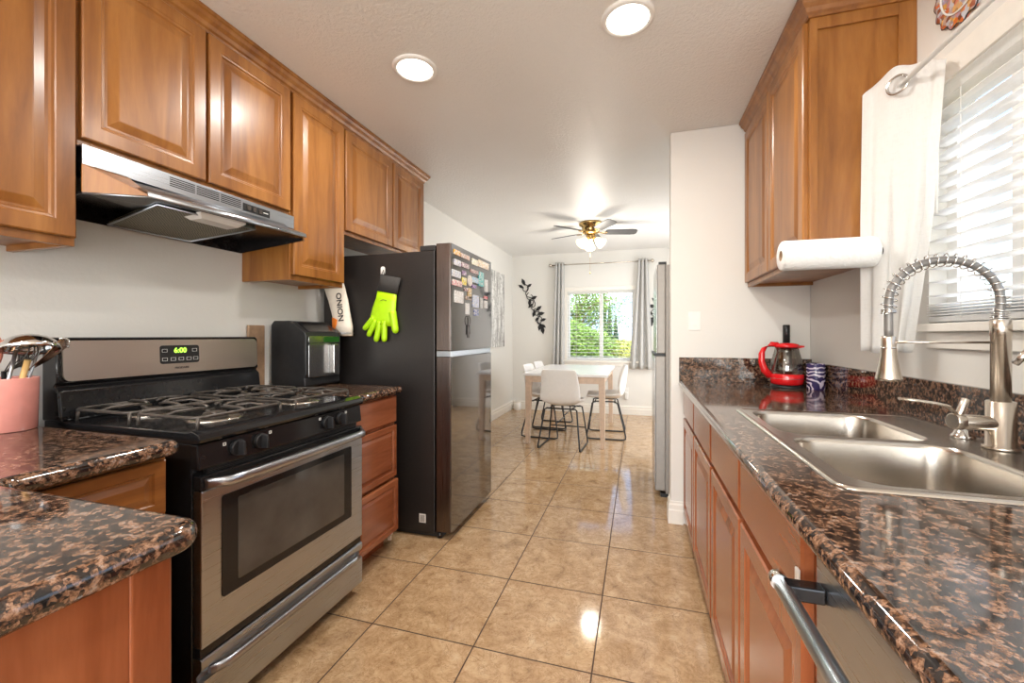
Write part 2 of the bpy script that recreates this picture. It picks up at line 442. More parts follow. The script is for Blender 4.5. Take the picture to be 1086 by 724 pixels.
# raised-panel fronts on a plane of constant x; sx = direction the face looks (+1 / -1)
DOOR = [(0, -.019), (0, -.004), (.004, 0), (.048, 0), (.051, -.003), (.058, -.004), (.062, -.010), (.070, -.010), (.096, -.002), (.100, -.0015)]
FLAT = [(0, -.019), (0, -.004), (.006, 0)]
def front(name, mat, x, sx, y0, y1, z0, z1, parent, rings=DOOR):
    mb = MB(); R = []
    for ins, h in rings:
        R.append([(x + sx*h, y0+ins, z0+ins), (x + sx*h, y1-ins, z0+ins), (x + sx*h, y1-ins, z1-ins), (x + sx*h, y0+ins, z1-ins)])
    mb.loft(R, smooth=False)
    return mb.build(name, mat, parent)
SMALL = [(0, -.019), (0, -.004), (.004, 0), (.030, 0), (.034, -.006), (.040, -.007), (.056, -.001), (.060, -.001)]

# ------------------------------------------------------------------ room shell
XL, XR, YB, YF, ZC = -2.0, .98, 6.68, -2.7, 2.52
T = .12
struct('floor', MB().box((XL-T, YF-T, -.08), (XR+T, YB+T, 0)), 'tile')
struct('ceiling', MB().box((XL-T, YF-T, ZC), (XR+T, YB+T, ZC+.12)), 'ceil')
struct('wall_left', MB().box((XL-T, YF-T, 0), (XL, YB+T, ZC)), 'wall')
WR = (.62, 1.84, 1.25, 2.04)     # sink window: y0,y1,z0,z1
w = MB()
w.box((XR, YF-T, 0), (XR+T, WR[0], ZC)); w.box((XR, WR[1], 0), (XR+T, 4.45, ZC)); w.box((XR, 6.05, 0), (XR+T, YB+T, ZC)); w.box((XR, 4.45, 2.25), (XR+T, 6.05, ZC))
w.box((XR, WR[0], 0), (XR+T, WR[1], WR[2])); w.box((XR, WR[0], WR[3]), (XR+T, WR[1], ZC))
struct('wall_right', w, 'wall')
WB = (-1.085, -.06, .82, 1.91)
w = MB()
w.box((XL, YB, 0), (WB[0], YB+T, ZC)); w.box((WB[1], YB, 0), (XR, YB+T, ZC))
w.box((WB[0], YB, 0), (WB[1], YB+T, WB[2])); w.box((WB[0], YB, WB[3]), (WB[1], YB+T, ZC))
struct('wall_back', w, 'wall')
w = MB()
w.box((XL, YF-T, 0), (-1.6, YF, ZC)); w.box((.6, YF-T, 0), (XR, YF, ZC)); w.box((-1.6, YF-T, 2.15), (.6, YF, ZC))
struct('wall_front', w, 'wall')
struct('wall_partition', MB().box((.20, 2.90, 0), (XR, 3.02, ZC)), 'wall', bevel=.006, seg=3)

def baseboard(name, p0, p1, nrm):
    prof = [(0, 0), (.016, 0), (.016, .085), (.012, .092), (.012, .120), (.006, .130), (.006, .142), (0, .142)]
    p0 = Vector(p0); p1 = Vector(p1); nrm = Vector(nrm); mb = MB()
    mb.loft([[p + nrm*a + Vector((0, 0, b)) for a, b in prof] for p in (p0, p1)], smooth=False)
    return struct(name, mb, 'trim')
baseboard('baseboard_left', (XL, 2.98, 0), (XL, YB, 0), (1, 0, 0))
baseboard('baseboard_back', (XL+.016, YB, 0), (XR, YB, 0), (0, -1, 0))
mb = MB(); pr = [(0, 0), (.016, 0), (.016, .085), (.012, .092), (.012, .120), (.006, .130), (.006, .142), (0, .142)]
mb.loft([[(.20-a, 3.02, z) for a, z in pr], [(.20-a, 2.90-a, z) for a, z in pr], [(.275, 2.90-a, z) for a, z in pr]], smooth=False)
struct('baseboard_partition', mb, 'trim')

# dining window
fr = MB(); x0, x1, z0, z1 = WB; fy = YB + .035
fr.box((x0, fy, z0), (x0+.035, fy+.06, z1)); fr.box((x1-.035, fy, z0), (x1, fy+.06, z1))
fr.box((x0+.035, fy, z0), (x1-.035, fy+.06, z0+.045)); fr.box((x0+.035, fy, z1-.035), (x1-.035, fy+.06, z1))
fr.box((-.585, fy-.005, z0+.045), (-.53, fy+.055, z1-.035))
win = struct('window_1', fr, 'white', bevel=.003)
g = box('glass_pane', 'glass', (x0+.035, fy+.028, z0+.045), (-.585, fy+.032, z1-.035), win)
g = box('glass_pane', 'glass', (-.53, fy+.034, z0+.045), (x1-.035, fy+.038, z1-.035), win)
cs = MB(); cs.box((x0-.05, YB-.014, z1), (x1+.05, YB, z1+.06)); cs.box((x0-.05, YB-.012, z0), (x0, YB, z1)); cs.box((x1, YB-.012, z0), (x1+.05, YB, z1))
cs.box((x0-.07, YB-.045, z0-.03), (x1+.07, YB+.035, z0)); cs.box((x0-.05, YB-.012, z0-.085), (x1+.05, YB, z0-.03))
struct('trim_1', cs, 'trim', bevel=.003)
# sink window
y0, y1, z0, z1 = WR; fx = XR + .05
fr = MB()
fr.box((fx, y0, z0), (fx+.05, y0+.05, z1)); fr.box((fx, y1-.05, z0), (fx+.05, y1, z1))
fr.box((fx, y0+.05, z0), (fx+.05, y1-.05, z0+.05)); fr.box((fx, y0+.05, z1-.045), (fx+.05, y1-.05, z1))
fr.box((fx-.004, 1.50, z0+.05), (fx+.046, 1.57, z1-.045))
win2 = struct('window_2', fr, 'white', bevel=.003)
box('glass_pane', 'glass', (fx+.022, y0+.05, z0+.05), (fx+.026, 1.50, z1-.045), win2)
box('glass_pane', 'glass', (fx+.030, 1.57, z0+.05), (fx+.034, y1-.05, z1-.045), win2)
cs = MB()
cs.box((XR-.016, y0-.07, z1), (XR, y1+.0, z1+.075)); cs.box((XR-.012, y0-.07, z1+.075), (XR, y1, z1+.09))
cs.box((XR-.035, y0-.06, z0-.028), (XR+.05, y1, z0)); cs.box((XR-.014, y0-.05, z0-.085), (XR, y1-.01, z0-.028))
struct('trim_2', cs, 'trim', bevel=.003)
# unseen side door and drawn shade, added to go with the dining fill lamp
cs = MB(); cs.box((XR+.02, 4.45, 0), (XR+.08, 4.53, 2.25)); cs.box((XR+.02, 5.97, 0), (XR+.08, 6.05, 2.25)); cs.box((XR+.02, 4.53, 2.17), (XR+.08, 5.97, 2.25)); cs.box((XR+.02, 4.53, 0), (XR+.08, 5.97, .06)); cs.box((XR+.02, 5.21, .06), (XR+.08, 5.29, 2.17))
struct('side_fill_door', cs, 'white', bevel=.004)
o_ = box('fill_shade', 'sheer', (XR-.012, 4.40, .03), (XR-.008, 6.10, 2.30)); tag(o_, 'added white fabric shade over the unseen side door of the dining room', 'shade')
# frame of the unseen opening added for the rear fill lamp
cs = MB(); cs.box((-1.6, YF-.09, 0), (-1.52, YF-.03, 2.15)); cs.box((.52, YF-.09, 0), (.6, YF-.03, 2.15)); cs.box((-1.52, YF-.09, 2.08), (.52, YF-.03, 2.15))
cs.box((-.54, YF-.09, 0), (-.46, YF-.03, 2.08))
struct('rear_fill_opening', cs, 'white', bevel=.004)

def blinds(name, label, axis, a0, a1, c, ztop, zbot, pitch, width, tilt, group=None):
    """axis: 'x' slats run along x at y=c, 'y' slats run along y at x=c"""
    base = (0, 0, 0)
    def P(a, d, z): return (a, c + d, z) if axis == 'x' else (c + d, a, z)
    root = thing(name, label, 'window blind', P((a0+a1)/2, 0, zbot))
    rb = lambda d0, d1, za, zb, m, nm, aa0=a0, aa1=a1: box(nm, m, P(aa0, d0, za), P(aa1, d1, zb), root, bevel=.002)
    rb(-.022, .022, ztop-.045, ztop, 'slat', 'headrail')
    rb(-.020, .020, zbot, zbot+.018, 'slat', 'bottom_rail')
    n = int((ztop - .05 - zbot - .03) / pitch)
    for i in range(n):
        z = ztop - .06 - pitch*(i+.5)
        cc, ss = math.cos(tilt)*width/2, math.sin(tilt)*width/2
        mb = MB(); th = .0014
        r = []
        for a in (a0, a1):
            r.append([P(a, -cc, z-ss-th), P(a, 0, z+.002-th), P(a, cc, z+ss-th), P(a, cc, z+ss+th), P(a, 0, z+.002+th), P(a, -cc, z-ss+th)])
        mb.loft(r, smooth=False); mb.build('slat', 'slat', root)
    for a in (a0 + (a1-a0)*.13, a0 + (a1-a0)*.5, a0 + (a1-a0)*.87):
        for d in (-width*.42, width*.42):
            mb = MB(); mb.cyl(P(a, d, zbot+.01), P(a, d, ztop-.03), .0011, n=6); mb.build('ladder_cord', 'white', root)
    return root
blinds('window_blind', 'white horizontal slat blind open over the dining window', 'x', WB[0]+.012, WB[1]-.012, YB+.006, WB[3]-.002, WB[2]+.002, .052, .046, math.radians(4))
bl = blinds('window_blind', 'wide white slat blind in the window over the sink', 'y', WR[0]+.01, WR[1]-.012, XR+.012, WR[3]-.002, WR[2]+.006, .047, .050, math.radians(-5))
for k in range(5):
    mb = MB(); z = WR[2]+.028+.009*k; mb.box((XR-.013, WR[0]+.01, z), (XR+.036, WR[1]-.012, z+.003)); mb.build('stacked_slat', 'slat', bl)
mb = MB(); mb.cyl((XR-.02, 1.755, 1.98), (XR-.02, 1.765, 1.62), .004, n=8); mb.build('tilt_wand', 'white', bl)

# ------------------------------------------------------------------ recessed lamps
def can(x, y, label):
    r = thing('recessed_light', label, 'ceiling light', (x, y, ZC-.012), 'recessed ceiling lights')
    MB().lathe([(.108, .012), (.108, .006), (.098, 0), (.086, .002), (.086, .012)], (x, y, ZC-.012), 36, cap0=False, cap1=False).build('trim_ring', 'white', r)
    MB().lathe([(.0865, .0), (.0865, .004)], (x, y, ZC-.0065), 36).build('lens', 'canglow', r)
    light('ceiling_disk_lamp', 'AREA', (x, y, ZC-.02), (0, 0, 0), CAN_E, CAN_COL, shape='DISK', size=.17)
    return r
can(-1.05, 1.84, 'round recessed ceiling light nearer the wall cabinets over the range')
can(-.042, 1.80, 'round recessed ceiling light nearer the sink side, by the top edge of the photo')
for x, y in ((-1.05, -.5), (-.04, -.5), (-1.05, -1.8), (-.04, -1.8)):
    light('ceiling_disk_lamp', 'AREA', (x, y, ZC-.02), (0, 0, 0), CAN_E, CAN_COL, shape='DISK', size=.17)  # extra unseen lamps behind the camera, added to brighten the room

# ------------------------------------------------------------------ left wall cabinets
XF = -1.67
def wall_cab(label, y0, y1, z0, z1, doors, xw=XL, xf=XF, sx=1, loc=None, mat='wood', under=.018):
    r = thing('wall_cabinet', label, 'cabinet', (xw, (y0+y1)/2, z0))
    xb = xf - sx*.020
    mb = MB(); t = .018
    lo, hi = y0+.001, y1-.001
    # carcass: sides, top, recessed bottom, back, face frame
    mb.box((xw, lo, z0), (xb-sx*.02, lo+t, z1)); mb.box((xw, hi-t, z0), (xb-sx*.02, hi, z1))
    mb.box((xw, lo+t, z1-t), (xb-sx*.02, hi-t, z1)); mb.box((xw, lo+t, z0+under), (xb-sx*.02, hi-t, z0+under+t)); mb.box((xw, lo+t, z0+under+t), (xw+sx*.008, hi-t, z1-t))
    mb.build('carcass', mat, r, bevel=.001)
    mb = MB(); fx0 = xb-sx*.02
    mb.box((fx0, lo, z0), (xb, lo+.035, z1)); mb.box((fx0, hi-.035, z0), (xb, hi, z1))
    mb.box((fx0, lo+.035, z0), (xb, hi-.035, z0+.035)); mb.box((fx0, lo+.035, z1-.04), (xb, hi-.035, z1))
    for a, b in zip(doors[:-1], doors[1:]):
        mb.box((fx0, a[1]-.008, z0+.035), (xb, b[0]+.008, z1-.04))
    mb.build('face_frame', mat, r, bevel=.0015)
    for a, b, c, d in doors:
        front('door', mat, xf, sx, a, b, c, d, r)
    return r
wall_cab('maple wall cabinet left of the range hood, cut off by the photo edge', -.10, .868, 1.487, 2.475, [(.38, .862, 1.512, 2.44), (-.09, .372, 1.512, 2.44)])
wall_cab('short two-door maple wall cabinet directly over the range hood', .870, 1.710, 1.808, 2.475, [(.876, 1.272, 1.832, 2.44), (1.284, 1.702, 1.832, 2.44)])
wall_cab('tall narrow single-door maple wall cabinet right of the range hood', 1.712, 2.112, 1.492, 2.475, [(1.722, 2.104, 1.518, 2.44)])
wall_cab('short two-door maple wall cabinet above the black fridge', 2.114, 3.080, 1.815, 2.475, [(2.120, 2.616, 1.838, 2.438), (2.632, 3.070, 1.838, 2.438)])
# crown on the left run
def crown(label, path, name='crown_molding', mat='wood'):
    prof = [(0, 0), (.006, 0), (.008, .010), (.016, .016), (.022, .030), (.034, .042), (.040, .056), (.046, .060), (.046, .074), (0, .074)]
    rings = []
    n = len(path)
    for i, (p, nr) in enumerate(path):
        rings.append([(p[0]+nr[0]*a, p[1]+nr[1]*a, 2.444+b) for a, b in prof])
    mb = MB(); mb.loft(rings, smooth=False)
    o = mb.build(name, mat)
    return tag(o, label, 'crown moulding')
crown('long stepped wood crown moulding along the cabinets on the range side', [((XF-.018, -.10), (1, 0)), ((XF-.018, 3.082), (1, 1)), ((XL, 3.082), (0, 1))])

# ------------------------------------------------------------------ right wall cabinet
XRF = .622
r = wall_cab('maple wall cabinet with two doors on the sink side by the partition', 1.915, 2.885, 1.505, 2.475,
         [(2.40, 2.872, 1.53, 2.44), (1.925, 2.392, 1.53, 2.44)], xw=XR, xf=XRF, sx=-1, mat='wood')
mb = MB()   # framed end panel toward the camera
mb.box((XRF+.02, 1.905, 1.505), (XRF+.045, 1.915, 2.46)); mb.box((.925, 1.905, 1.505), (XR, 1.915, 2.46)); mb.box((XRF+.045, 1.905, 2.40), (.925, 1.915, 2.46))
mb.build('end_panel', 'wood', r, bevel=.0015)
crown('short wood crown moulding around the top of the sink-side cabinet', [((XRF+.018, 2.885), (-1, 0)), ((XRF+.018, 1.904), (-1, -1)), ((XR, 1.904), (0, -1))])

# ------------------------------------------------------------------ range hood
def hood():
    r = thing('range_hood', 'stainless under-cabinet range hood with black underside over the range', 'range hood', (XL, 1.29, 1.64))
    ya, yb = .867, 1.706
    xf = -1.655
    mb = MB()   # vertical band
    mb.box((xf-.004, ya, 1.742), (xf, yb, 1.806)); mb.box((XL, ya, 1.800), (xf-.004, yb, 1.806))
    mb.build('front_band', 'steel', r, bevel=.001)
    # flared skirt, S profile
    prof = [(0, 1.744), (.004, 1.735), (.018, 1.722), (.050, 1.712), (.095, 1.700), (.122, 1.688), (.125, 1.672), (.121, 1.670), (.118, 1.685), (.09, 1.695), (.046, 1.706), (.014, 1.716), (-.002, 1.732), (-.004, 1.744)]
    mb = MB()
    mb.loft([[(xf+a, y_, z + dz) for a, z in prof] for y_, dz in ((.972, -.008), (1.655, .010))], smooth=True)
    mb.build('flared_skirt', 'steel', r)
    # black canopy: walls below band, chamfered plan
    out = [(XL, ya), (xf, ya), (xf+.120, .985), (xf+.120, 1.640), (xf+.06, yb), (XL, yb)]
    zl = [1.640, 1.652, 1.664, 1.684, 1.680, 1.640]; zu = [1.70, 1.656, 1.668, 1.692, 1.690, 1.70]
    mb = MB(); n = len(out)
    ins = offset(out, .006)
    for i in range(n):
        j = (i+1) % n
        a, b = out[i], out[j]; c, d = ins[i], ins[j]
        mb.hexa([(a[0], a[1], zl[i]), (b[0], b[1], zl[j]), (d[0], d[1], zl[j]), (c[0], c[1], zl[i]),
                 (a[0], a[1], zu[i]), (b[0], b[1], zu[j]), (d[0], d[1], zu[j]), (c[0], c[1], zu[i])])
    mb.face([(p[0], p[1], z-.003) for p, z in zip(ins, zu)])
    mb.build('canopy', 'hoodblack', r)
    mb = MB()
    mb.tube([(p[0], p[1], z) for p, z in zip(out[1:5], zl[1:5])], .0028, 6); mb.build('rim', 'steel', r)
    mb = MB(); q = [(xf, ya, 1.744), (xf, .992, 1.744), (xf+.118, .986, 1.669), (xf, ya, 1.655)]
    mb.hexa([(a-.004, b, c) for a, b, c in q] + q); mb.build('end_wood_reflection', 'wood', r)  # wood colour stands in for woodwork mirrored in the polished steel end
    mb = MB(); mb.hexa([(xf-.004, ya+.03, 1.742), (xf, ya+.03, 1.742), (xf, .99, 1.742), (xf-.004, .99, 1.742), (xf-.004, ya+.03, 1.746), (xf, ya+.03, 1.746), (xf, .99, 1.746), (xf-.004, .99, 1.746)])
    mb.build('band_lip', 'steel', r)
    # filter and lens under the canopy
    f = [(-1.965, 1.11, 1.640), (-1.585, 1.035, 1.662), (-1.585, 1.42, 1.670), (-1.965, 1.42, 1.640)]
    mb = MB(); mb.hexa(f + [(a, b, c+.01) for a, b, c in f]); fl = mb.build('grease_filter', 'filter', r)
    mb = MB(); mb.tube([(a, b, c-.001) for a, b, c in f], .005, 6, closed=True); mb.build('filter_frame', 'steel', fl)
    mb = MB(); mb.loft([[(-1.66, 1.165, 1.680), (-1.56, 1.165, 1.684), (-1.56, 1.355, 1.684), (-1.66, 1.355, 1.680)],
                        [(-1.66, 1.165, 1.665), (-1.56, 1.165, 1.668), (-1.56, 1.355, 1.668), (-1.66, 1.355, 1.665)],
                        [(-1.64, 1.185, 1.650), (-1.58, 1.185, 1.652), (-1.58, 1.335, 1.652), (-1.64, 1.335, 1.650)]], smooth=False)
    mb.build('light_lens', 'lens', r, bevel=.002)
    # vent louvres + switch plate on the band
    for k, (a, b) in enumerate(((1.122, 1.214), (1.221, 1.313), (1.320, 1.412))):
        mb = MB()
        for q in range(5): mb.box((xf-.001, a, 1.762+q*.0075), (xf+.0008, b, 1.7655+q*.0075))
        mb.build('vent_louvres', 'black', r)
    sp = box('switch_plate', 'black', (xf, 1.422, 1.757), (xf+.002, 1.560, 1.790), r)
    for a in (1.440, 1.468, 1.500): box('rocker_switch', 'iron', (xf+.002, a, 1.765), (xf+.006, a+.016, 1.783), sp)
    box('switch_marking', 'white', (xf+.002, 1.525, 1.772), (xf+.0027, 1.550, 1.776), sp)
hood()

# ------------------------------------------------------------------ counters
def slab(name, label, outer, z0, z1, hole=None, mat='granite'):
    """bull-nosed slab; outer and hole counter-clockwise"""
    mb = MB(); r = (z1-z0)/2*.92; zc0 = z0 + r; zc1 = z1 - r
    rings = []
    for k in range(7):
        a = -PI/2 + PI/2*k/6
        rings.append([(x, y, zc0 + r*math.sin(a)) for x, y in offset(outer, r*(1-math.cos(a)))])
    for k in range(7):
        a = PI/2*k/6
        rings.append([(x, y, zc1 + r*math.sin(a)) for x, y in offset(outer, r*(1-math.cos(a)))])
    bm = mb.bm
    R = [[bm.verts.new(p) for p in q] for q in rings]; n = len(outer)
    for i in range(len(R)-1):
        for j in range(n):
            f = bm.faces.new((R[i][j], R[i][(j+1) % n], R[i+1][(j+1) % n], R[i+1][j])); f.smooth = True
    H = None
    if hole:
        H = [[bm.verts.new((x, y, z)) for x, y in hole] for z in (z0, z1)]
        m = len(hole)
        for j in range(m): bm.faces.new((H[0][j], H[1][j], H[1][(j+1) % m], H[0][(j+1) % m]))
    for ring, hr in ((R[0], H and H[0]), (R[-1], H and H[1])):
        if hr is None: bm.faces.new(ring); continue
        es = [bm.edges.get((q[j], q[(j+1) % len(q)])) for q in (ring, hr) for j in range(len(q))]
        bmesh.ops.triangle_fill(bm, use_beauty=True, edges=es)
    o = mb.build(name, mat)
    return tag(o, label, 'countertop')
def corner(cx, cy, r, a0, n=8, da=90):
    return [(cx + r*math.cos(math.radians(a0 + da*i/n)), cy + r*math.sin(math.radians(a0 + da*i/n))) for i in range(n+1)]
ZT = .92
# L shaped top on the range side (counter-clockwise)
pen = [(XL, -.55), (-.655, -.55)] + corner(-.700, .462, .045, 0) + corner(-1.19, .537, .03, 270, 5, -90) + corner(-1.250, .835, .03, 0, 5) + [(XL, .865)]
slab('countertop', 'brown granite L-shaped countertop in the lower left with rounded peninsula corner', pen, ZT-.042, ZT)
slab('countertop', 'small brown granite countertop between the range and the fridge', [(XL, 1.705), (-1.288, 1.705)] + corner(-1.300, 2.110, .012, 0, 4) + [(XL, 2.122)], ZT-.038, ZT)
SK = (.362, .935, .915, 1.835)
slab('countertop', 'long brown granite countertop with the sink on the right side', [(.245, -.35), (XR-.021, -.35), (XR-.021, 2.878), (.245, 2.878)], ZT-.038, ZT,
     hole=[(.392, .965), (.80, .965), (.80, 1.805), (.392, 1.805)])
tag(box('backsplash', 'granite', (XR-.020, -.35, ZT-.02), (XR-.001, 2.879, ZT+.135), bevel=.003), 'long dark granite backsplash strip along the sink wall', 'backsplash')
tag(box('backsplash', 'granite', (.250, 2.880, ZT-.02), (XR-.001, 2.899, ZT+.150), bevel=.003), 'short dark granite backsplash strip on the partition wall', 'backsplash')
tag(box('backsplash', 'granite', (XL+.001, -.55, ZT+.0005), (XL+.019, .86, ZT+.10), bevel=.003), 'low granite backsplash behind the pink utensil crock', 'backsplash')

# ------------------------------------------------------------------ base cabinets, sink side
XBF = .272
def base_right(label, y0, y1, cols, ta=None, tb=None):
    r = thing('base_cabinet', label, 'cabinet', (.6, (y0+y1)/2, 0))
    mb = MB(); zt = ZT-.040
    mb.box((.335, y0, 0), (XR-.022, y1, .09))          # plinth
    mb.box((XBF+.040, y0, .09), (XR-.022, y0+.018, ta or zt)); mb.box((XBF+.040, y1-.018, .09), (XR-.022, y1, tb or zt)); mb.box((XBF+.040, y0+.018, .09), (XR-.022, y1-.018, .108))
    mb.build('carcass', 'wood_red', r)
    mb = MB(); a, b = XBF+.020, XBF+.040
    mb.box((a, y0, .055), (b, y1, .115)); mb.box((a, y0, zt-.03), (b, y1, zt)); mb.box((a, y0, .690), (b, y1, .712))
    mb.box((a, y0, .115), (b, y0+.03, zt-.03)); mb.box((a, y1-.03, .115), (b, y1, zt-.03))
    for (c0, c1), (d0, d1) in zip(cols[:-1], cols[1:]): mb.box((a, c1-.02, .115), (b, d0+.02, zt-.03))
    mb.build('face_frame', 'wood_redy', r, bevel=.001)
    for c0, c1 in cols:
        front('drawer', 'wood_redy', XBF, -1, c0+.004, c1-.004, .712, .862, r, FLAT)
        front('door', 'wood_red', XBF, -1, c0+.004, c1-.004, .085, .690, r, DOOR)
    return r
bc1 = base_right('reddish maple base cabinet on the sink side next to the partition', 1.812, 2.875, [(1.822, 2.340), (2.352, 2.862)], ta=.70)
bc2 = base_right('reddish maple base cabinet under the sink beside the dishwasher', .830, 1.810, [(.842, 1.312), (1.324, 1.800)], tb=.70)
box('child_latch', 'white', (XBF-.006, .848, .755), (XBF-.0005, .862, .80), bc2, bevel=.002)
# dishwasher
dw = thing('dishwasher', 'stainless dishwasher with bar handle at the bottom right', 'dishwasher', (.6, .52, 0))
box('body', 'black', (.33, .225, .02), (.94, .822, .872), dw)
box('door', 'steel', (XBF+.012, .228, .11), (.33, .819, .868), dw, bevel=.004)
box('toe_kick', 'black', (.345, .235, 0), (.37, .81, .10), dw)
h_ = MB().cyl((.228, .25, .795), (.228, .812, .795), .0125, n=20).build('handle', 'steel', dw)
for y_ in (.790, .262): box('handle_bracket', 'blackgloss', (.228, y_-.014, .783), (XBF+.012, y_+.014, .807), h_, bevel=.003)
MB().cyl((.228, .806, .795), (.228, .822, .795), .0145, n=20).build('end_cap', 'chrome', h_)
dwn = thing('base_cabinet', 'base cabinet under the near end of the sink counter, beside the dishwasher', 'cabinet', (.6, -.05, 0))
box('carcass', 'wood_red', (XBF+.02, -.33, 0), (XR-.022, .220, ZT-.040), dwn)
front('door', 'wood_red', XBF, -1, -.32, .215, .085, .862, dwn)

# ------------------------------------------------------------------ base cabinets, range side
pc = thing('base_cabinet', 'maple peninsula base cabinet in the lower left corner', 'cabinet', (-1.0, 0, 0))
mb = MB(); mb.box((-1.25, -.50, 0), (-.705, .465, ZT-.043)); mb.build('carcass', 'wood_red', pc)
box('corner_stile', 'wood_red', (-.704, .415, .0), (-.688, .470, ZT-.044), pc, bevel=.003); box('corner_stile', 'wood_red', (-.704, -.50, .0), (-.688, -.4405, ZT-.044), pc, bevel=.003)
mb = MB(); mb.box((-.7045, -.44, .0), (-.692, .4145, ZT-.044)); mb.build('end_panel', 'wood_red', pc)
lc = thing('base_cabinet', 'maple base cabinet with one drawer left of the range', 'cabinet', (-1.6, .68, 0))
box('carcass', 'wood', (XL+.001, .470, .0), (-1.290, .862, ZT-.043), lc)
front('drawer', 'wood_edge', -1.268, 1, .478, .852, .715, .862, lc, SMALL)
front('door', 'wood', -1.268, 1, .478, .852, .10, .700, lc)
lc2 = thing('base_cabinet', 'corner base cabinet behind the peninsula along the left wall', 'cabinet', (-1.62, 0, 0))
box('carcass', 'wood', (XL+.001, -.50, .0), (-1.252, .468, ZT-.043), lc2)
dc = thing('base_cabinet', 'narrow maple three-drawer base cabinet between range and fridge', 'cabinet', (-1.6, 1.91, 0))
mb = MB(); mb.box((XL+.001, 1.712, 0), (-1.41, 2.112, .09)); mb.box((XL+.001, 1.712, .09), (-1.338, 2.112, ZT-.039)); mb.build('carcass', 'wood_red', dc)
front('drawer', 'wood_redy', -1.316, 1, 1.720, 2.104, .722, .868, dc, FLAT)
front('drawer', 'wood_redy', -1.316, 1, 1.720, 2.104, .415, .705, dc, SMALL)
front('drawer', 'wood_redy', -1.306, 1, 1.720, 2.104, .110, .400, dc, SMALL)
mb = MB(); mb.box((-1.39, 2.114, .06), (-1.36, 2.135, .075)); mb.box((-1.385, 2.114, .03), (-1.365, 2.128, .06)); mb.build('hinge_bracket', 'white', dc, bevel=.002)

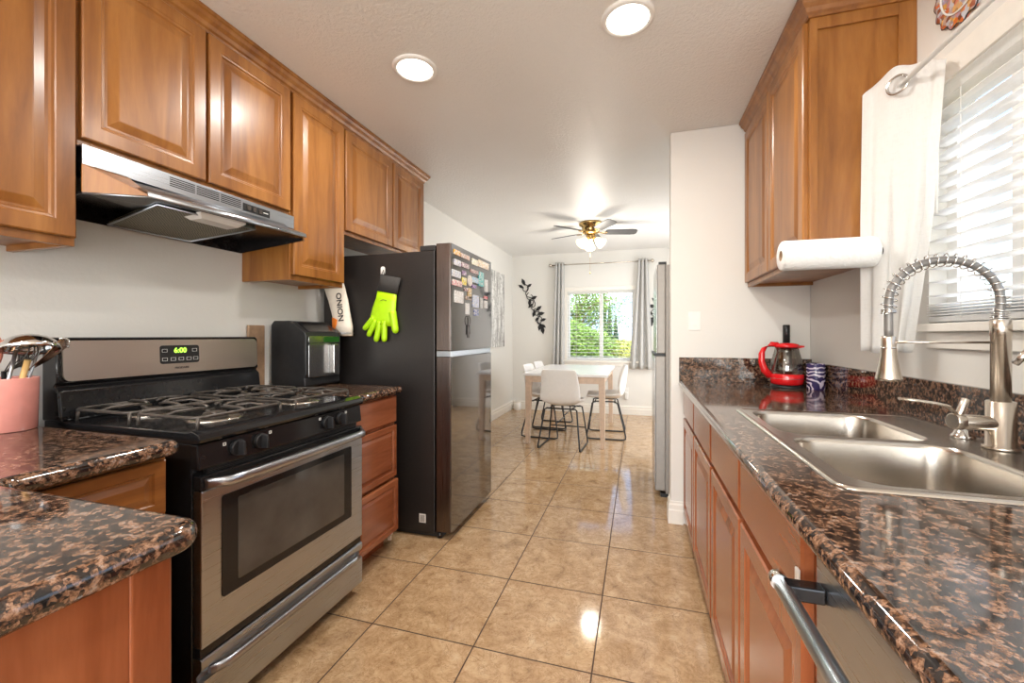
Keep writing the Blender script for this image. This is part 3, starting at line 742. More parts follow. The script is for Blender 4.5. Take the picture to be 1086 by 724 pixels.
# ------------------------------------------------------------------ gas range
def gas_range():
    y0, y1 = .925, 1.690; xf = -1.24
    r = thing('gas_range', 'freestanding stainless and black gas range on the left', 'range', (-1.6, (y0+y1)/2, 0))
    mb = MB(); mb.box((-1.96, y0, .04), (xf-.035, y1, .885)); mb.box((-1.9, y0+.03, 0), (-1.33, y1-.03, .04)); mb.build('body', 'blackgloss', r, bevel=.003)
    # cooktop with rolled front
    prof = [(-1.955, .885), (xf-.045, .885), (xf-.004, .888), (xf+.004, .900), (xf-.004, .916), (xf-.03, .925), (xf-.05, .920), (-1.90, .918), (-1.955, .918)]
    mb = MB(); mb.prism(prof, lambda a, b, h: (a, h, b), y0-.004, y1+.004); mb.build('cooktop', 'blackgloss', r, bevel=.003)
    # control panel
    mb = MB(); mb.hexa([(xf-.04, y0, .808), (xf-.006, y0, .808), (xf-.006, y1, .808), (xf-.04, y1, .808), (xf-.04, y0, .884), (xf-.014, y0, .884), (xf-.014, y1, .884), (xf-.04, y1, .884)])
    mb.build('control_panel', 'blackgloss', r, bevel=.004)
    for y_ in (1.052, 1.140, 1.462, 1.545):
        k = MB().cyl((xf-.012, y_, .848), (xf+.002, y_, .847), .026, .025, 24).build('knob', 'black', r, bevel=.002)
        mb = MB(); mb.hexa([(xf+.001, y_-.006, .823), (xf+.026, y_-.005, .825), (xf+.026, y_+.005, .825), (xf+.001, y_+.006, .823),
                            (xf+.001, y_-.006, .873), (xf+.024, y_-.004, .868), (xf+.024, y_+.004, .868), (xf+.001, y_+.006, .873)])
        mb.build('grip', 'black', k, bevel=.002)
    for y_ in (1.010, 1.182, 1.425, 1.585):
        mb = MB(); q = .0045
        mb.box((xf-.012, y_-q, .862), (xf-.0095, y_+q, .8635)); mb.box((xf-.012, y_-q, .8705), (xf-.0095, y_+q, .872)); mb.box((xf-.012, y_-q, .8635), (xf-.0095, y_-q+.0015, .8705)); mb.box((xf-.012, y_+q-.0015, .8635), (xf-.0095, y_+q, .8705))
        mb.build('burner_mark', 'white', r)
    mb = MB()
    for q in range(4): mb.box((xf-.03, y0+.03, .790+q*.0045), (xf-.012+.002*(q % 2), y1-.03, .7925+q*.0045))
    mb.build('vent_slots', 'black', r)
    # oven door
    d = box('oven_door', 'steel', (xf-.034, y0+.004, .275), (xf, y1-.004, .745), r, bevel=.004)
    box('door_cap', 'blackgloss', (xf-.034, y0+.003, .745), (xf-.001, y1-.003, .788), d, bevel=.004)
    MB().prism(rrect(.992, .395, 1.606, .712, .008, 3), lambda a, b, h: (h, a, b), xf-.001, xf+.003).build('window_border', 'blackgloss', d)
    MB().prism(rrect(1.045, .425, 1.556, .690, .006, 3), lambda a, b, h: (h, a, b), xf+.003, xf+.0042).build('window_glass', 'ovenglass', d)
    # bowed handle
    pts = []
    for i in range(17):
        s_ = i/16; y_ = y0+.014 + (y1-y0-.028)*s_
        b_ = min(1, min(s_, 1-s_)/.07); b_ = math.sin(b_*PI/2)
        pts.append((y_, xf+.004+.042*b_ + .010*math.sin(s_*PI)))
    mb = MB(); mb.loft([[(x+.0*q, y_, .767+dz) if False else (x+dx, y_, .767+dz) for dx, dz in ((-.009, -.014), (.004, -.015), (.010, -.008), (.010, .008), (.004, .015), (-.009, .014))] for y_, x in pts])
    mb.build('door_handle', 'steel', d)
    box('gap_strip', 'blackgloss', (xf-.034, y0+.006, .246), (xf-.008, y1-.006, .276), r)
    dr = MB().prism([(xf-.034, .055), (xf-.004, .055), (xf, .062), (xf, .165), (xf-.002, .175), (xf-.020, .178), (xf-.020, .190), (xf-.002, .212), (xf, .220), (xf, .238), (xf-.004, .244), (xf-.034, .244)],
               lambda a, b, h: (a, h, b), y0+.004, y1-.004).build('storage_drawer', 'steel', r)
    mb = MB(); mb.loft([[(xf-.002+.022*math.sin(min(1, min(s_, 1-s_)/.08)*PI/2)+dx, y0+.03+(y1-y0-.06)*s_, .196+dz) for dx, dz in ((-.006, -.014), (.004, -.012), (.007, 0), (.004, .012), (-.006, .014))] for s_ in [i/16 for i in range(17)]])
    mb.build('drawer_handle', 'steel', dr)
    # backguard
    bg_ = MB().prism([(-1.955, .918), (-1.862, .918), (-1.858, .935), (-1.868, 1.020), (-1.888, 1.035), (-1.876, 1.048), (-1.882, 1.19), (-1.895, 1.203), (-1.955, 1.203)],
               lambda a, b, h: (a, h, b), y0-.010, y1+.010).build('backguard', 'blackgloss', r, bevel=.006, seg=3)
    pl = [(.955, 1.055), (1.655, 1.055)]
    poly = rrect(.930, 1.052, 1.690, 1.192, .022, 5)
    MB().prism(poly, lambda a, b, h: (-1.8745 - (b-1.05)*.045 + h, a, b), -.002, .0045).build('steel_fascia', 'steel_warmlit', bg_)
    fx = lambda z: -1.8745 - (z-1.05)*.045 + .0045
    dp = MB().prism([(1.232+.02*((1.170-b)/.08) * 0 + a, b) for a, b in rrect(0, 1.092, .160, 1.168, .010, 3)], lambda a, b, h: (fx(b)+h, a, b), 0, .0015).build('clock_panel', 'black', bg_)
    text_mesh('clock_digits', '6:00', .030, 'digits', dp, (fx(1.146)+.0022, 1.312, 1.146), (0, 1, 0), (0, 0, 1), bold=.0006)
    for (a, b) in ((1.25, 1.146), (1.372, 1.146), (1.25, 1.110), (1.283, 1.110), (1.315, 1.110), (1.347, 1.110), (1.376, 1.110)):
        mb = MB(); w_, h2 = .010, .006; x = fx(b)+.0022
        for q in ((a-w_, b-h2, a+w_, b-h2+.0012), (a-w_, b+h2, a+w_, b+h2+.0012), (a-w_, b-h2, a-w_+.0012, b+h2), (a+w_-.0012, b-h2, a+w_, b+h2)):
            mb.box((x-.0006, q[0], q[1]), (x, q[2], q[3]))
        mb.build('key_outline', 'white', dp)
    text_mesh('nameplate', 'FRIGIDAIRE', .0115, 'ink', bg_, (fx(1.073)+.0006, 1.318, 1.073), (0, 1, 0), (0, 0, 1), bold=.0002)
    # burners and grates
    for cx, cy in ((-1.425, 1.115), (-1.425, 1.500), (-1.725, 1.115), (-1.725, 1.500)):
        b_ = MB().lathe([(.085, 0), (.088, .003), (.070, .006), (.045, .004)], (cx, cy, .9185), 32).build('burner_bowl', 'nickel', r)
        MB().lathe([(.040, .0), (.042, .006), (.036, .014), (.034, .018), (.020, .022)], (cx, cy, .9225), 24).build('burner_cap', 'iron', b_)
    for cy in (1.115, 1.500):
        for cx in (-1.425, -1.725):
            mb = MB(); a, b_ = .138, .165; zt = .956
            q = [(cx+x_, cy+y_, zt) for x_, y_ in rrect(-a, -b_, a, b_, .04, 4)]
            mb.tube(q, .0055, 8, closed=True)
            for ang in (0, 90, 180, 270):
                ca, sa = math.cos(math.radians(ang)), math.sin(math.radians(ang)); R_ = a if ang % 180 == 0 else b_
                pts = [(R_, zt), (R_*.8, zt+.008), (.055, zt+.008), (.030, zt+.002)]
                mb.tube([(cx+ca*p, cy+sa*p, z) for p, z in pts], .005, 8)
            for sx_ in (-1, 1):
                # looping side fingers, as on cast grates
                pts = [(cx+sx_*a*.9, cy-b_*.55, zt), (cx+sx_*a*.5, cy-b_*.5, zt+.007), (cx+sx_*a*.35, cy-b_*.25, zt+.006)]
                mb.tube(pts, .0045, 8)
                pts = [(cx+sx_*a*.9, cy+b_*.55, zt), (cx+sx_*a*.5, cy+b_*.5, zt+.007), (cx+sx_*a*.35, cy+b_*.25, zt+.006)]
                mb.tube(pts, .0045, 8)
                for sy_ in (-1, 1):
                    mb.tube([(cx+sx_*(a-.010), cy+sy_*(b_-.010), zt), (cx+sx_*(a-.008), cy+sy_*(b_-.008), .917)], .005, 8)
            mb.build('grate', 'iron', r)
gas_range()

# ------------------------------------------------------------------ fridge
def fridge():
    y0, y1 = 2.262, 2.960; xf = -1.052
    r = thing('refrigerator', 'tall black top-freezer refrigerator covered with magnets', 'refrigerator', (-1.5, (y0+y1)/2, 0))
    mb = MB(); mb.box((-1.955, y0, .035), (-1.160, y1, 1.715)); mb.build('cabinet', 'fridgeside', r, bevel=.004)
    mb = MB(); mb.box((-1.26, y0+.002, 1.7155), (-1.158, y1-.002, 1.748)); mb.build('hinge_cover', 'black', r, bevel=.004)
    box('base_grille', 'black', (-1.9, y0+.02, .005), (-1.12, y1-.02, .034), r)
    for a, b, nm in ((.045, 1.082, 'fridge_door'), (1.118, 1.755, 'freezer_door')):
        # door: brown-black sides with bright front skin, slightly rounded
        d = MB().box((-1.150, y0, a), (xf-.006, y1, b)).build(nm, 'fridgebrown', r, bevel=.004, seg=3)
        MB().prism(rrect(y0+.001, a+.001, y1-.001, b-.001, .004, 3), lambda p, q, h: (h, p, q), xf-.0058, xf).build('front_skin', 'darksteel', d, bevel=.0015)
    b_ = box('handle_recess', 'steel', (-1.150, y0+.004, 1.083), (xf-.004, y1-.004, 1.117), r, bevel=.002)
    s_ = box('energy_sticker', 'white', (-1.262, y0-.0012, .088), (-1.218, y0, .140), r)
    for q in range(9): box('barcode_bar', 'ink', (-1.256, y0-.0018, .094+q*.0045), (-1.225, y0-.0012, .0958+q*.0045), s_)
    MB().cyl((-1.14, y0+.03, 0), (-1.14, y0+.03, .035), .015).build('foot', 'black', r)
    MB().cyl((-1.14, y1-.03, 0), (-1.14, y1-.03, .035), .015).build('foot', 'black', r)
fridge()
f_, cx_, cy_, h_c = 446.0, 543.0, 355.5, 1.21
_a = math.atan(134/446); _F = (-math.sin(_a), math.cos(_a)); _R = (math.cos(_a), math.sin(_a))
def onX(u, v, x):
    l = (u-cx_)/f_; dx = _F[0]+_R[0]*l; dy = _F[1]+_R[1]*l; t = x/dx
    return (x, dy*t, h_c + (cy_-v)/f_*t)
mags = [((481.0,263.6),(487.8,272.0),(.85,.42,.05),'orange photo magnet at the top near corner'),
 ((488.5,267.8),(497.5,276.5),(.62,.42,.33),'tan photo magnet in the top row'),
 ((500,273.5),(506,282.5),(.80,.75,.55),'cream tree-shaped picture magnet in the top row'),
 ((507,274.8),(518,287),(.78,.62,.40),'wide beige photo magnet at the top far corner'),
 ((481.3,274),(488,283),(.62,.62,.75),'pale lilac photo magnet under the orange one'),
 ((488.8,277.5),(496.5,285.5),(.45,.30,.35),'mauve photo magnet in the second row'),
 ((498.5,284.5),(507,291.5),(.42,.22,.20),'brown rectangular photo magnet in the second row'),
 ((479,285),(488,295.5),(.60,.62,.72),'blue and white photo magnet at the near edge'),
 ((479.5,295.8),(489,304.5),(.75,.35,.36),'pink photo magnet with a red spot at the near edge'),
 ((490,286.5),(494,292.5),(.30,.14,.38),'small purple magnet in the third row'),
 ((489.5,293.5),(494,303),(.85,.70,.08),'small yellow magnet in the third row'),
 ((495.5,291),(500,304),(.80,.72,.66),'oval white souvenir magnet in the middle'),
 ((500.5,293),(507,301),(.40,.62,.80),'sky blue photo magnet in the middle'),
 ((507.5,287.5),(512.5,304.5),(.12,.55,.55),'teal souvenir magnet on the far side'),
 ((513.5,296),(516.5,310),(.85,.85,.84),'tall white strip magnet near the far edge'),
 ((492,304.5),(497,309.5),(.25,.05,.06),'dark red small magnet in the fourth row'),
 ((496,305),(499.5,317),(.62,.42,.16),'narrow amber souvenir magnet in the fourth row'),
 ((500.3,301.5),(504.3,306),(.28,.12,.45),'small violet magnet under the sky blue photo'),
 ((481.5,307.3),(491,322),(.82,.80,.79),'white note square held at the lower near corner'),
 ((493.5,313.5),(499.5,318.5),(.42,.28,.18),'small brown photo magnet above the white tag'),
 ((501,312.5),(507,326.5),(.60,.66,.85),'pale blue card magnet right of centre'),
 ((509,315.5),(511.8,327),(.55,.56,.55),'grey narrow magnet beside the pale blue card'),
 ((513.2,313.5),(516.3,317.5),(.80,.02,.05),'small red magnet at the far edge'),
 ((513.2,318.5),(516.3,327),(.84,.82,.80),'small white card under the red magnet'),
 ((493.3,321),(497.5,333.5),(.86,.85,.84),'white tag hanging lowest near the middle'),
 ((502.5,327.5),(506.8,335),(.16,.20,.45),'navy and white magnet lowest on the far side')]
for i, (a, b, col, lab) in enumerate(mags):
    p = onX(a[0], a[1], -1.052); q = onX(b[0], b[1], -1.052)
    m_ = motley('magnet_print_%d' % i, [tuple(min(1, c*k) for c in col) for k in (.45, 1.0, 1.25, .8)] + [col, (.75, .72, .68)], 130 + i)
    r = MB(); yy0, yy1 = sorted((p[1], q[1])); zz0, zz1 = sorted((p[2], q[2]))
    if zz1-zz0 < .01: zz1 = zz0+.01
    if yy1-yy0 < .012: yy1 = yy0+.012
    rad = min(yy1-yy0, zz1-zz0)*(.45 if 'oval' in lab else .08)
    r.prism(rrect(yy0, zz0, yy1, zz1, rad, 4), lambda u, v, h: (h, u, v), -1.0518, -1.0518+.004+.0015*(i % 3))
    tag(r.build('fridge_magnet', m_, bevel=.0008), lab + ' of the fridge freezer door', 'magnet', 'magnets on the freezer door')
# key bunch hanging under the white tag
p = onX(497, 340, -1.045)
kb = thing('key_bunch', 'small bunch of dark keys hanging low on the freezer door', 'keys', p)
MB().tube([(p[0], p[1]+.028*math.cos(t*PI/8), p[2]+.030*math.sin(t*PI/8)) for t in range(16)], .0025, 6, closed=True).build('key_ring', 'iron', kb)
for k, (dy, dz) in enumerate(((-.01, -.09), (.012, -.11), (.03, -.085))):
    mb = MB(); mb.hexa([(p[0]-.003, p[1]+dy-.006, p[2]+dz), (p[0], p[1]+dy-.006, p[2]+dz), (p[0], p[1]+dy+.005, p[2]+dz), (p[0]-.003, p[1]+dy+.005, p[2]+dz),
                        (p[0]-.003, p[1]+dy*.4-.009, p[2]-.028), (p[0], p[1]+dy*.4-.009, p[2]-.028), (p[0], p[1]+dy*.4+.009, p[2]-.028), (p[0]-.003, p[1]+dy*.4+.009, p[2]-.028)])
    mb.build('key', 'iron', kb)

# ------------------------------------------------------------------ glove, hook, bag on the fridge side
YS = 2.262
hk = thing('adhesive_hook', 'white adhesive hook stuck on the fridge side above the lime glove', 'hook', (-1.512, YS-.004, 1.60))
MB().prism(rrect(-1.525, 1.585, -1.497, 1.635, .013, 5), lambda a, b, h: (a, h, b), YS-.006, YS-.0003).build('plate', 'white', hk)
MB().tube([(-1.511, YS-.006, 1.603), (-1.511, YS-.016, 1.592), (-1.511, YS-.024, 1.582), (-1.511, YS-.026, 1.592)], .0035, 8).build('hook_prong', 'chrome', hk)
gv = thing('oven_glove', 'lime green silicone oven glove with dark cuff hanging on the fridge side', 'glove', (-1.50, YS-.02, 1.18))
def G(a, b, h): return (a, YS-.004-h, b)
def blob(name, mat, outline, parent, h=.030):
    """soft puffy form: outline lofted in three rings"""
    mb = MB(); c = (sum(p[0] for p in outline)/len(outline), sum(p[1] for p in outline)/len(outline))
    rg = []
    for s_, hh in ((.93, 0), (1.0, h*.25), (1.0, h*.6), (.93, h*.9), (.75, h)):
        rg.append([G(c[0]+(x-c[0])*s_, c[1]+(z-c[1])*s_, hh) for x, z in outline])
    mb.loft(rg); return mb.build(name, mat, parent)
# measured outline of the hand, one continuous surface: palm + 5 fingers as one mesh
mb = MB()
def finger(p0, p1, r0, r1, n=7):
    p0 = Vector(p0); p1 = Vector(p1); pts = []; rr = []
    for i in range(n+1):
        s_ = i/n; pts.append(G(*(p0.lerp(p1, s_)), .018)); rr.append(r0+(r1-r0)*s_)
    for k in (.55, .85, 1.0):
        q = p1 + (p1-p0).normalized()*r1*k; pts.append(G(q.x, q.y, .018)); rr.append(r1*math.sqrt(max(.02, 1-k*k)))
    mb.tube(pts, rr, 12)
palm = [((-1.486, 1.449), .068), ((-1.494, 1.40), .072), ((-1.508, 1.34), .083), ((-1.520, 1.29), .085), ((-1.528, 1.255), .072)]
mb.loft([[(c[0]+w_*math.cos(t*PI/8)+.0*w_, YS-.022-.016*math.sin(t*PI/8), c[1]-.20*w_*math.cos(t*PI/8)) for t in range(16)] for c, w_ in palm])
finger((-1.575, 1.300), (-1.640, 1.235), .019, .017)
finger((-1.560, 1.285), (-1.612, 1.195), .019, .017)
finger((-1.532, 1.275), (-1.560, 1.165), .020, .018)
finger((-1.502, 1.275), (-1.505, 1.165), .020, .018)
finger((-1.448, 1.330), (-1.428, 1.220), .024, .021)
mb.build('glove_hand', 'lime', gv)
mb = MB(); cuff = [((-1.486, 1.452), .072, 0), ((-1.472, 1.50), .070, .0), ((-1.462, 1.548), .072, 0)]
mb.loft([[(c[0]+w_*math.cos(t*PI/8), YS-.022-.019*math.sin(t*PI/8), c[1]-.20*w_*math.cos(t*PI/8)) for t in range(16)] for c, w_, _ in cuff])
cf = mb.build('cuff', 'darkcloth', gv)
MB().tube([(-1.520, YS-.022, 1.560), (-1.512, YS-.022, 1.590), (-1.506, YS-.022, 1.560)], .002, 6).build('hanging_loop', 'darkcloth', cf)
mb = MB(); mb.tube([(-1.52, YS-.0392, 1.400), (-1.50, YS-.0392, 1.405), (-1.478, YS-.0392, 1.398)], .0015, 6); mb.build('embossed_mark', 'ink', gv)

gv.location = (gv.location.x+.016, gv.location.y, gv.location.z+.022)
# rolled paper bag hanging between fridge and wall cabinet
bgx = thing('paper_bag', 'white and tan printed bag hanging beside the fridge above the air fryer', 'bag', (-1.81, 2.21, 1.17))
mb = MB()
secs = [((-1.760, 1.21), .060, .028), ((-1.765, 1.27), .063, .030), ((-1.785, 1.35), .066, .026), ((-1.805, 1.43), .072, .020), ((-1.830, 1.50), .078, .014), ((-1.845, 1.57), .070, .010)]
for k in range(1):
    mb.loft([[(c[0]+w_*math.cos(t*PI/10), 2.215+d*math.sin(t*PI/10), c[1]+.25*w_*math.cos(t*PI/10)*0) for t in range(20)] for c, w_, d in secs], cap0=False)
bag = mb.build('bag_body', 'bagwhite', bgx, solid=.002)
MB().tube([(-1.760+.060*math.cos(t*PI/10), 2.215+.028*math.sin(t*PI/10), 1.208) for t in range(20)], .0022, 6, closed=True).build('folded_rim', 'card', bgx)
MB().lathe([(.058, 0), (.057, .004)], (-1.760, 2.215, 1.222), 20).build('bag_base', 'steel', bgx)
mb = MB()
ob = [(-.058, 1.255), (-.045, 1.225), (-.020, 1.27), (-.012, 1.305), (-.030, 1.315), (-.060, 1.322)]
mb.loft([[(-1.775+a, 2.182+(.012 if a < -.05 else 0) , z) for a, z in ob], [(-1.775+a, 2.186+(.012 if a < -.05 else 0), z) for a, z in ob]], smooth=False)
mb.build('orange_print', 'orange', bgx)
text_mesh('bag_lettering', 'ONION', .052, 'ink', bgx, (-1.772, 2.186, 1.385), (.12, 0, -1), (1, 0, .12), bold=.001)
MB().tube([(-1.845, 2.215, 1.565), (-1.84, 2.235, 1.60), (-1.838, 2.260, 1.605)], .003, 6).build('hanging_loop', 'white', bgx)

# ------------------------------------------------------------------ air fryer
def fryer():
    r = thing('air_fryer', 'black air fryer with steel basket front on the counter beside the fridge', 'air fryer', (-1.87, 2.02, ZT))
    y0, y1 = 1.880, 2.160; xb, xf = -1.985, -1.742
    prof = [(xb+.01, ZT+.004), (xf-.012, ZT+.004), (xf-.004, ZT+.012), (xf-.010, ZT+.055), (xf, ZT+.075), (xf, 1.205), (xf-.008, 1.225), (xf-.095, 1.285), (xf-.125, 1.292), (xb+.02, 1.292), (xb, 1.27), (xb, ZT+.02)]
    MB().prism(prof, lambda a, b, h: (a, h, b), y0, y1).build('body', 'black', r, bevel=.022, seg=4)
    bk = MB().prism(rrect(y0+.018, .975, y1-.014, 1.162, .010, 3), lambda a, b, h: (h, a, b), xf-.004, xf+.004).build('basket_front', 'steel_z', r, bevel=.002)
    MB().prism(rrect(y0+.018, 1.166, y1-.014, 1.206, .008, 3), lambda a, b, h: (h, a, b), xf-.004, xf+.003).build('display_band', 'steel_z', r, bevel=.001)
    MB().prism(rrect(y0+.13, 1.170, y1-.018, 1.202, .006, 3), lambda a, b, h: (h, a, b), xf+.003, xf+.004).build('display_screen', 'greenglow', r)
    mb = MB(); mb.prism(rrect(y0+.175, .985, y0+.215, 1.160, .008, 3), lambda a, b, h: (h, a, b), xf+.004, xf+.040); mb.build('basket_handle', 'steel_z', bk, bevel=.004)
    box('handle_grip', 'black', (xf+.006, y0+.180, 1.0), (xf+.036, y0+.212, 1.05), bk)
    mb = MB(); mb.hexa([(xf-.090, y0+.03, 1.283), (xf-.012, y0+.03, 1.2298), (xf-.012, y1-.03, 1.2298), (xf-.090, y1-.03, 1.283), (xf-.089, y0+.03, 1.2845), (xf-.011, y0+.03, 1.2313), (xf-.011, y1-.03, 1.2313), (xf-.089, y1-.03, 1.2845)])
    mb.build('control_glass', 'blackgloss', r)
fryer()
tag(box('cutting_board', 'tanboard', (-1.996, 1.735, ZT+.001), (-1.978, 1.835, 1.265), bevel=.004), 'light wooden board leaning on the wall left of the air fryer', 'cutting board')

# ------------------------------------------------------------------ crock and utensils
CX, CY = -1.845, .787
ck = thing('utensil_crock', 'pink ceramic utensil crock on the left granite counter', 'crock', (CX, CY, ZT))
MB().lathe([(.058, 0), (.062, .003), (.066, .158), (.0665, .161), (.064, .161), (.061, .156), (.057, .008), (.0, .006)], (CX, CY, ZT), 40, cap1=False).build('pot', 'pink', ck)
def utensil(name, label, cat):
    return thing(name, label, cat, (CX, CY, ZT+.01), 'utensils in the pink crock')
def bar(name, mat, par, p0, p1, r, r1=None): return MB().cyl(p0, p1, r, r1, 10).build(name, mat, par)
def P_(dx, dy, dz): return (CX+dx, CY+dy, ZT+dz)
u = utensil('ladle', 'shiny steel ladle head leaning over the crock rim', 'ladle')
bar('handle', 'steel', u, P_(-.01, -.02, .012), P_(.030, .005, .245), .005)
mb = MB(); c = Vector(P_(.075, .015, .245)); rr = .064; ax = Vector((.22, -.10, -.96)).normalized(); a = ax.orthogonal().normalized(); b = ax.cross(a)
mb.loft([[c + (a*math.cos(q*PI/12)+b*math.sin(q*PI/12))*rr*1.05*math.cos(t) - ax*rr*.75*math.sin(t) for q in range(24)] for t in (0, .3, .6, .9, 1.2, 1.5)], cap0=False)
mb.build('bowl', 'chrome', u, solid=.0015)
u = utensil('skimmer', 'bronze coloured perforated fan skimmer pointing right over the crock', 'skimmer')
bar('handle', 'steel', u, P_(.0, .01, .012), P_(.012, .030, .175), .004)
mb = MB(); base = Vector(P_(.012, .030, .17)); pts = []
d1 = Vector((.02, .085, .075)); d2 = Vector((.10, .030, .100))
for j in range(7):
    s_ = j/6; e = base + (d1*(1-s_)+d2*s_)*(1.1+.1*math.sin(s_*PI)); w0 = base + (d1*(1-s_)+d2*s_)*.12
    pts.append((w0, e))
mb.loft([[p[0] for p in pts], [p[0]*.5+p[1]*.5 - Vector((0, 0, .006)) for p in pts], [p[1] for p in pts]], closed=False)
mb.build('blade', plain('bronze_sheet', (.42, .22, .12), .25, .9, .25, 300), u, solid=.0015)
for j, p in enumerate(pts): MB().sphere(tuple(p[1]), .005, n=8).build('rim_bead', 'chrome', u)
u = utensil('wooden_spoon', 'tan wooden stick handle standing in the crock', 'wooden spoon')
bar('handle', plain('tan_wood', (.62, .38, .14), .5), u, P_(.0, .0, .012), P_(.050, .022, .215), .006, .008)
u = utensil('wooden_spoon', 'salmon coloured spoon with a hole at the photo edge', 'spoon')
sal = plain('salmon_silicone', (.70, .26, .17), .4)
bar('handle', sal, u, P_(.0, -.02, .012), P_(.0, -.030, .20), .006)
mb = MB(); mb.tube([P_(.0+.018*math.cos(t*PI/8), -.035+.018*math.cos(t*PI/8)*.5, .245+.045*math.sin(t*PI/8)) for t in range(16)], .010, 8, closed=True); mb.build('head', sal, u)
u = utensil('whisk', 'dark wire whisk with many curved wires standing in the crock', 'whisk')
bar('handle', 'black', u, P_(-.03, .01, .012), P_(-.02, .0, .18), .006)
mb = MB()
for k in range(9):
    an = k*PI/9; pts = []
    for j in range(11):
        s_ = j/10; rad = .045*math.sin(s_*PI)
        pts.append(P_(-.02+rad*math.cos(an)+.06*s_, rad*math.sin(an)+.03*s_, .175+.105*s_))
    mb.tube(pts, .0016, 5)
mb.build('wires', 'iron', u)
u = utensil('turner', 'black plastic spatula with slotted blade behind the ladle', 'spatula')
bar('handle', 'black', u, P_(-.02, .03, .012), P_(-.018, .045, .19), .005)
mb = MB()
for j in range(5): mb.box(P_(-.055+.012*j, .045, .195), P_(-.048+.012*j, .048, .262))
mb.box(P_(-.055, .045, .188), P_(.0, .048, .197)); mb.box(P_(-.055, .045, .260), P_(.0, .048, .270)); mb.build('blade', 'black', u)
u = utensil('tongs', 'brass tipped tongs lying across the top of the utensils', 'tongs')
bar('arm', 'steel', u, P_(-.015, .02, .012), P_(.052, .050, .268), .004)
bar('tip', 'brass', u, P_(.044, .046, .262), P_(.085, .062, .266), .006)

# ------------------------------------------------------------------ sink
def sink():
    x0, y0, x1, y1 = SK; zt = ZT+.006
    r = thing('sink', 'double-bowl stainless drop-in sink in the granite counter', 'sink', ((x0+x1)/2, (y0+y1)/2, ZT))
    outer = rrect(x0, y0, x1, y1, .035, 6)
    h1 = rrect(x0+.040, 1.405, x1-.140, y1-.035, .07, 8)
    h2 = rrect(x0+.040, y0+.035, x1-.140, 1.370, .07, 8)
    mb = MB(); bm = mb.bm
    R = []
    for ins, z in ((0, ZT+.0005), (.002, ZT+.005), (.006, zt), (.012, zt), (.016, zt-.002)):
        R.append([bm.verts.new((a, b, z)) for a, b in offset(outer, ins)])
    n = len(outer)
    for i in range(len(R)-1):
        for j in range(n):
            f = bm.faces.new((R[i][j], R[i][(j+1) % n], R[i+1][(j+1) % n], R[i+1][j])); f.smooth = True
    holes = []
    for h in (h1, h2):
        holes.append([bm.verts.new((a, b, zt-.002)) for a, b in h])
    es = []
    for q in [R[-1]]+holes:
        for j in range(len(q)):
            a, b = q[j], q[(j+1) % len(q)]
            es.append(bm.edges.get((a, b)) or bm.edges.new((a, b)))
    bmesh.ops.triangle_fill(bm, use_beauty=True, edges=es)
    mb.build('deck', 'sinksteel', r)
    for h in (h1, h2):
        mb = MB(); rings = []
        for ins, dz in ((0, 0), (.004, -.004), (.006, -.012), (.010, -.10), (.014, -.150), (.024, -.168), (.045, -.178), (.10, -.182)):
            rings.append([(a, b, zt-.002+dz) for a, b in offset(h, ins)][::1])
        mb.loft(rings, cap0=False); bw = mb.build('bowl', 'sinksteel', r, fix=True)
        c = (sum(p[0] for p in h)/len(h), sum(p[1] for p in h)/len(h))
        MB().lathe([(.044, .002), (.040, .004), (.034, -.002), (.0, -.006)], (c[0], c[1], zt-.184), 24, cap0=False, cap1=False).build('drain', 'chrome', bw)
sink()

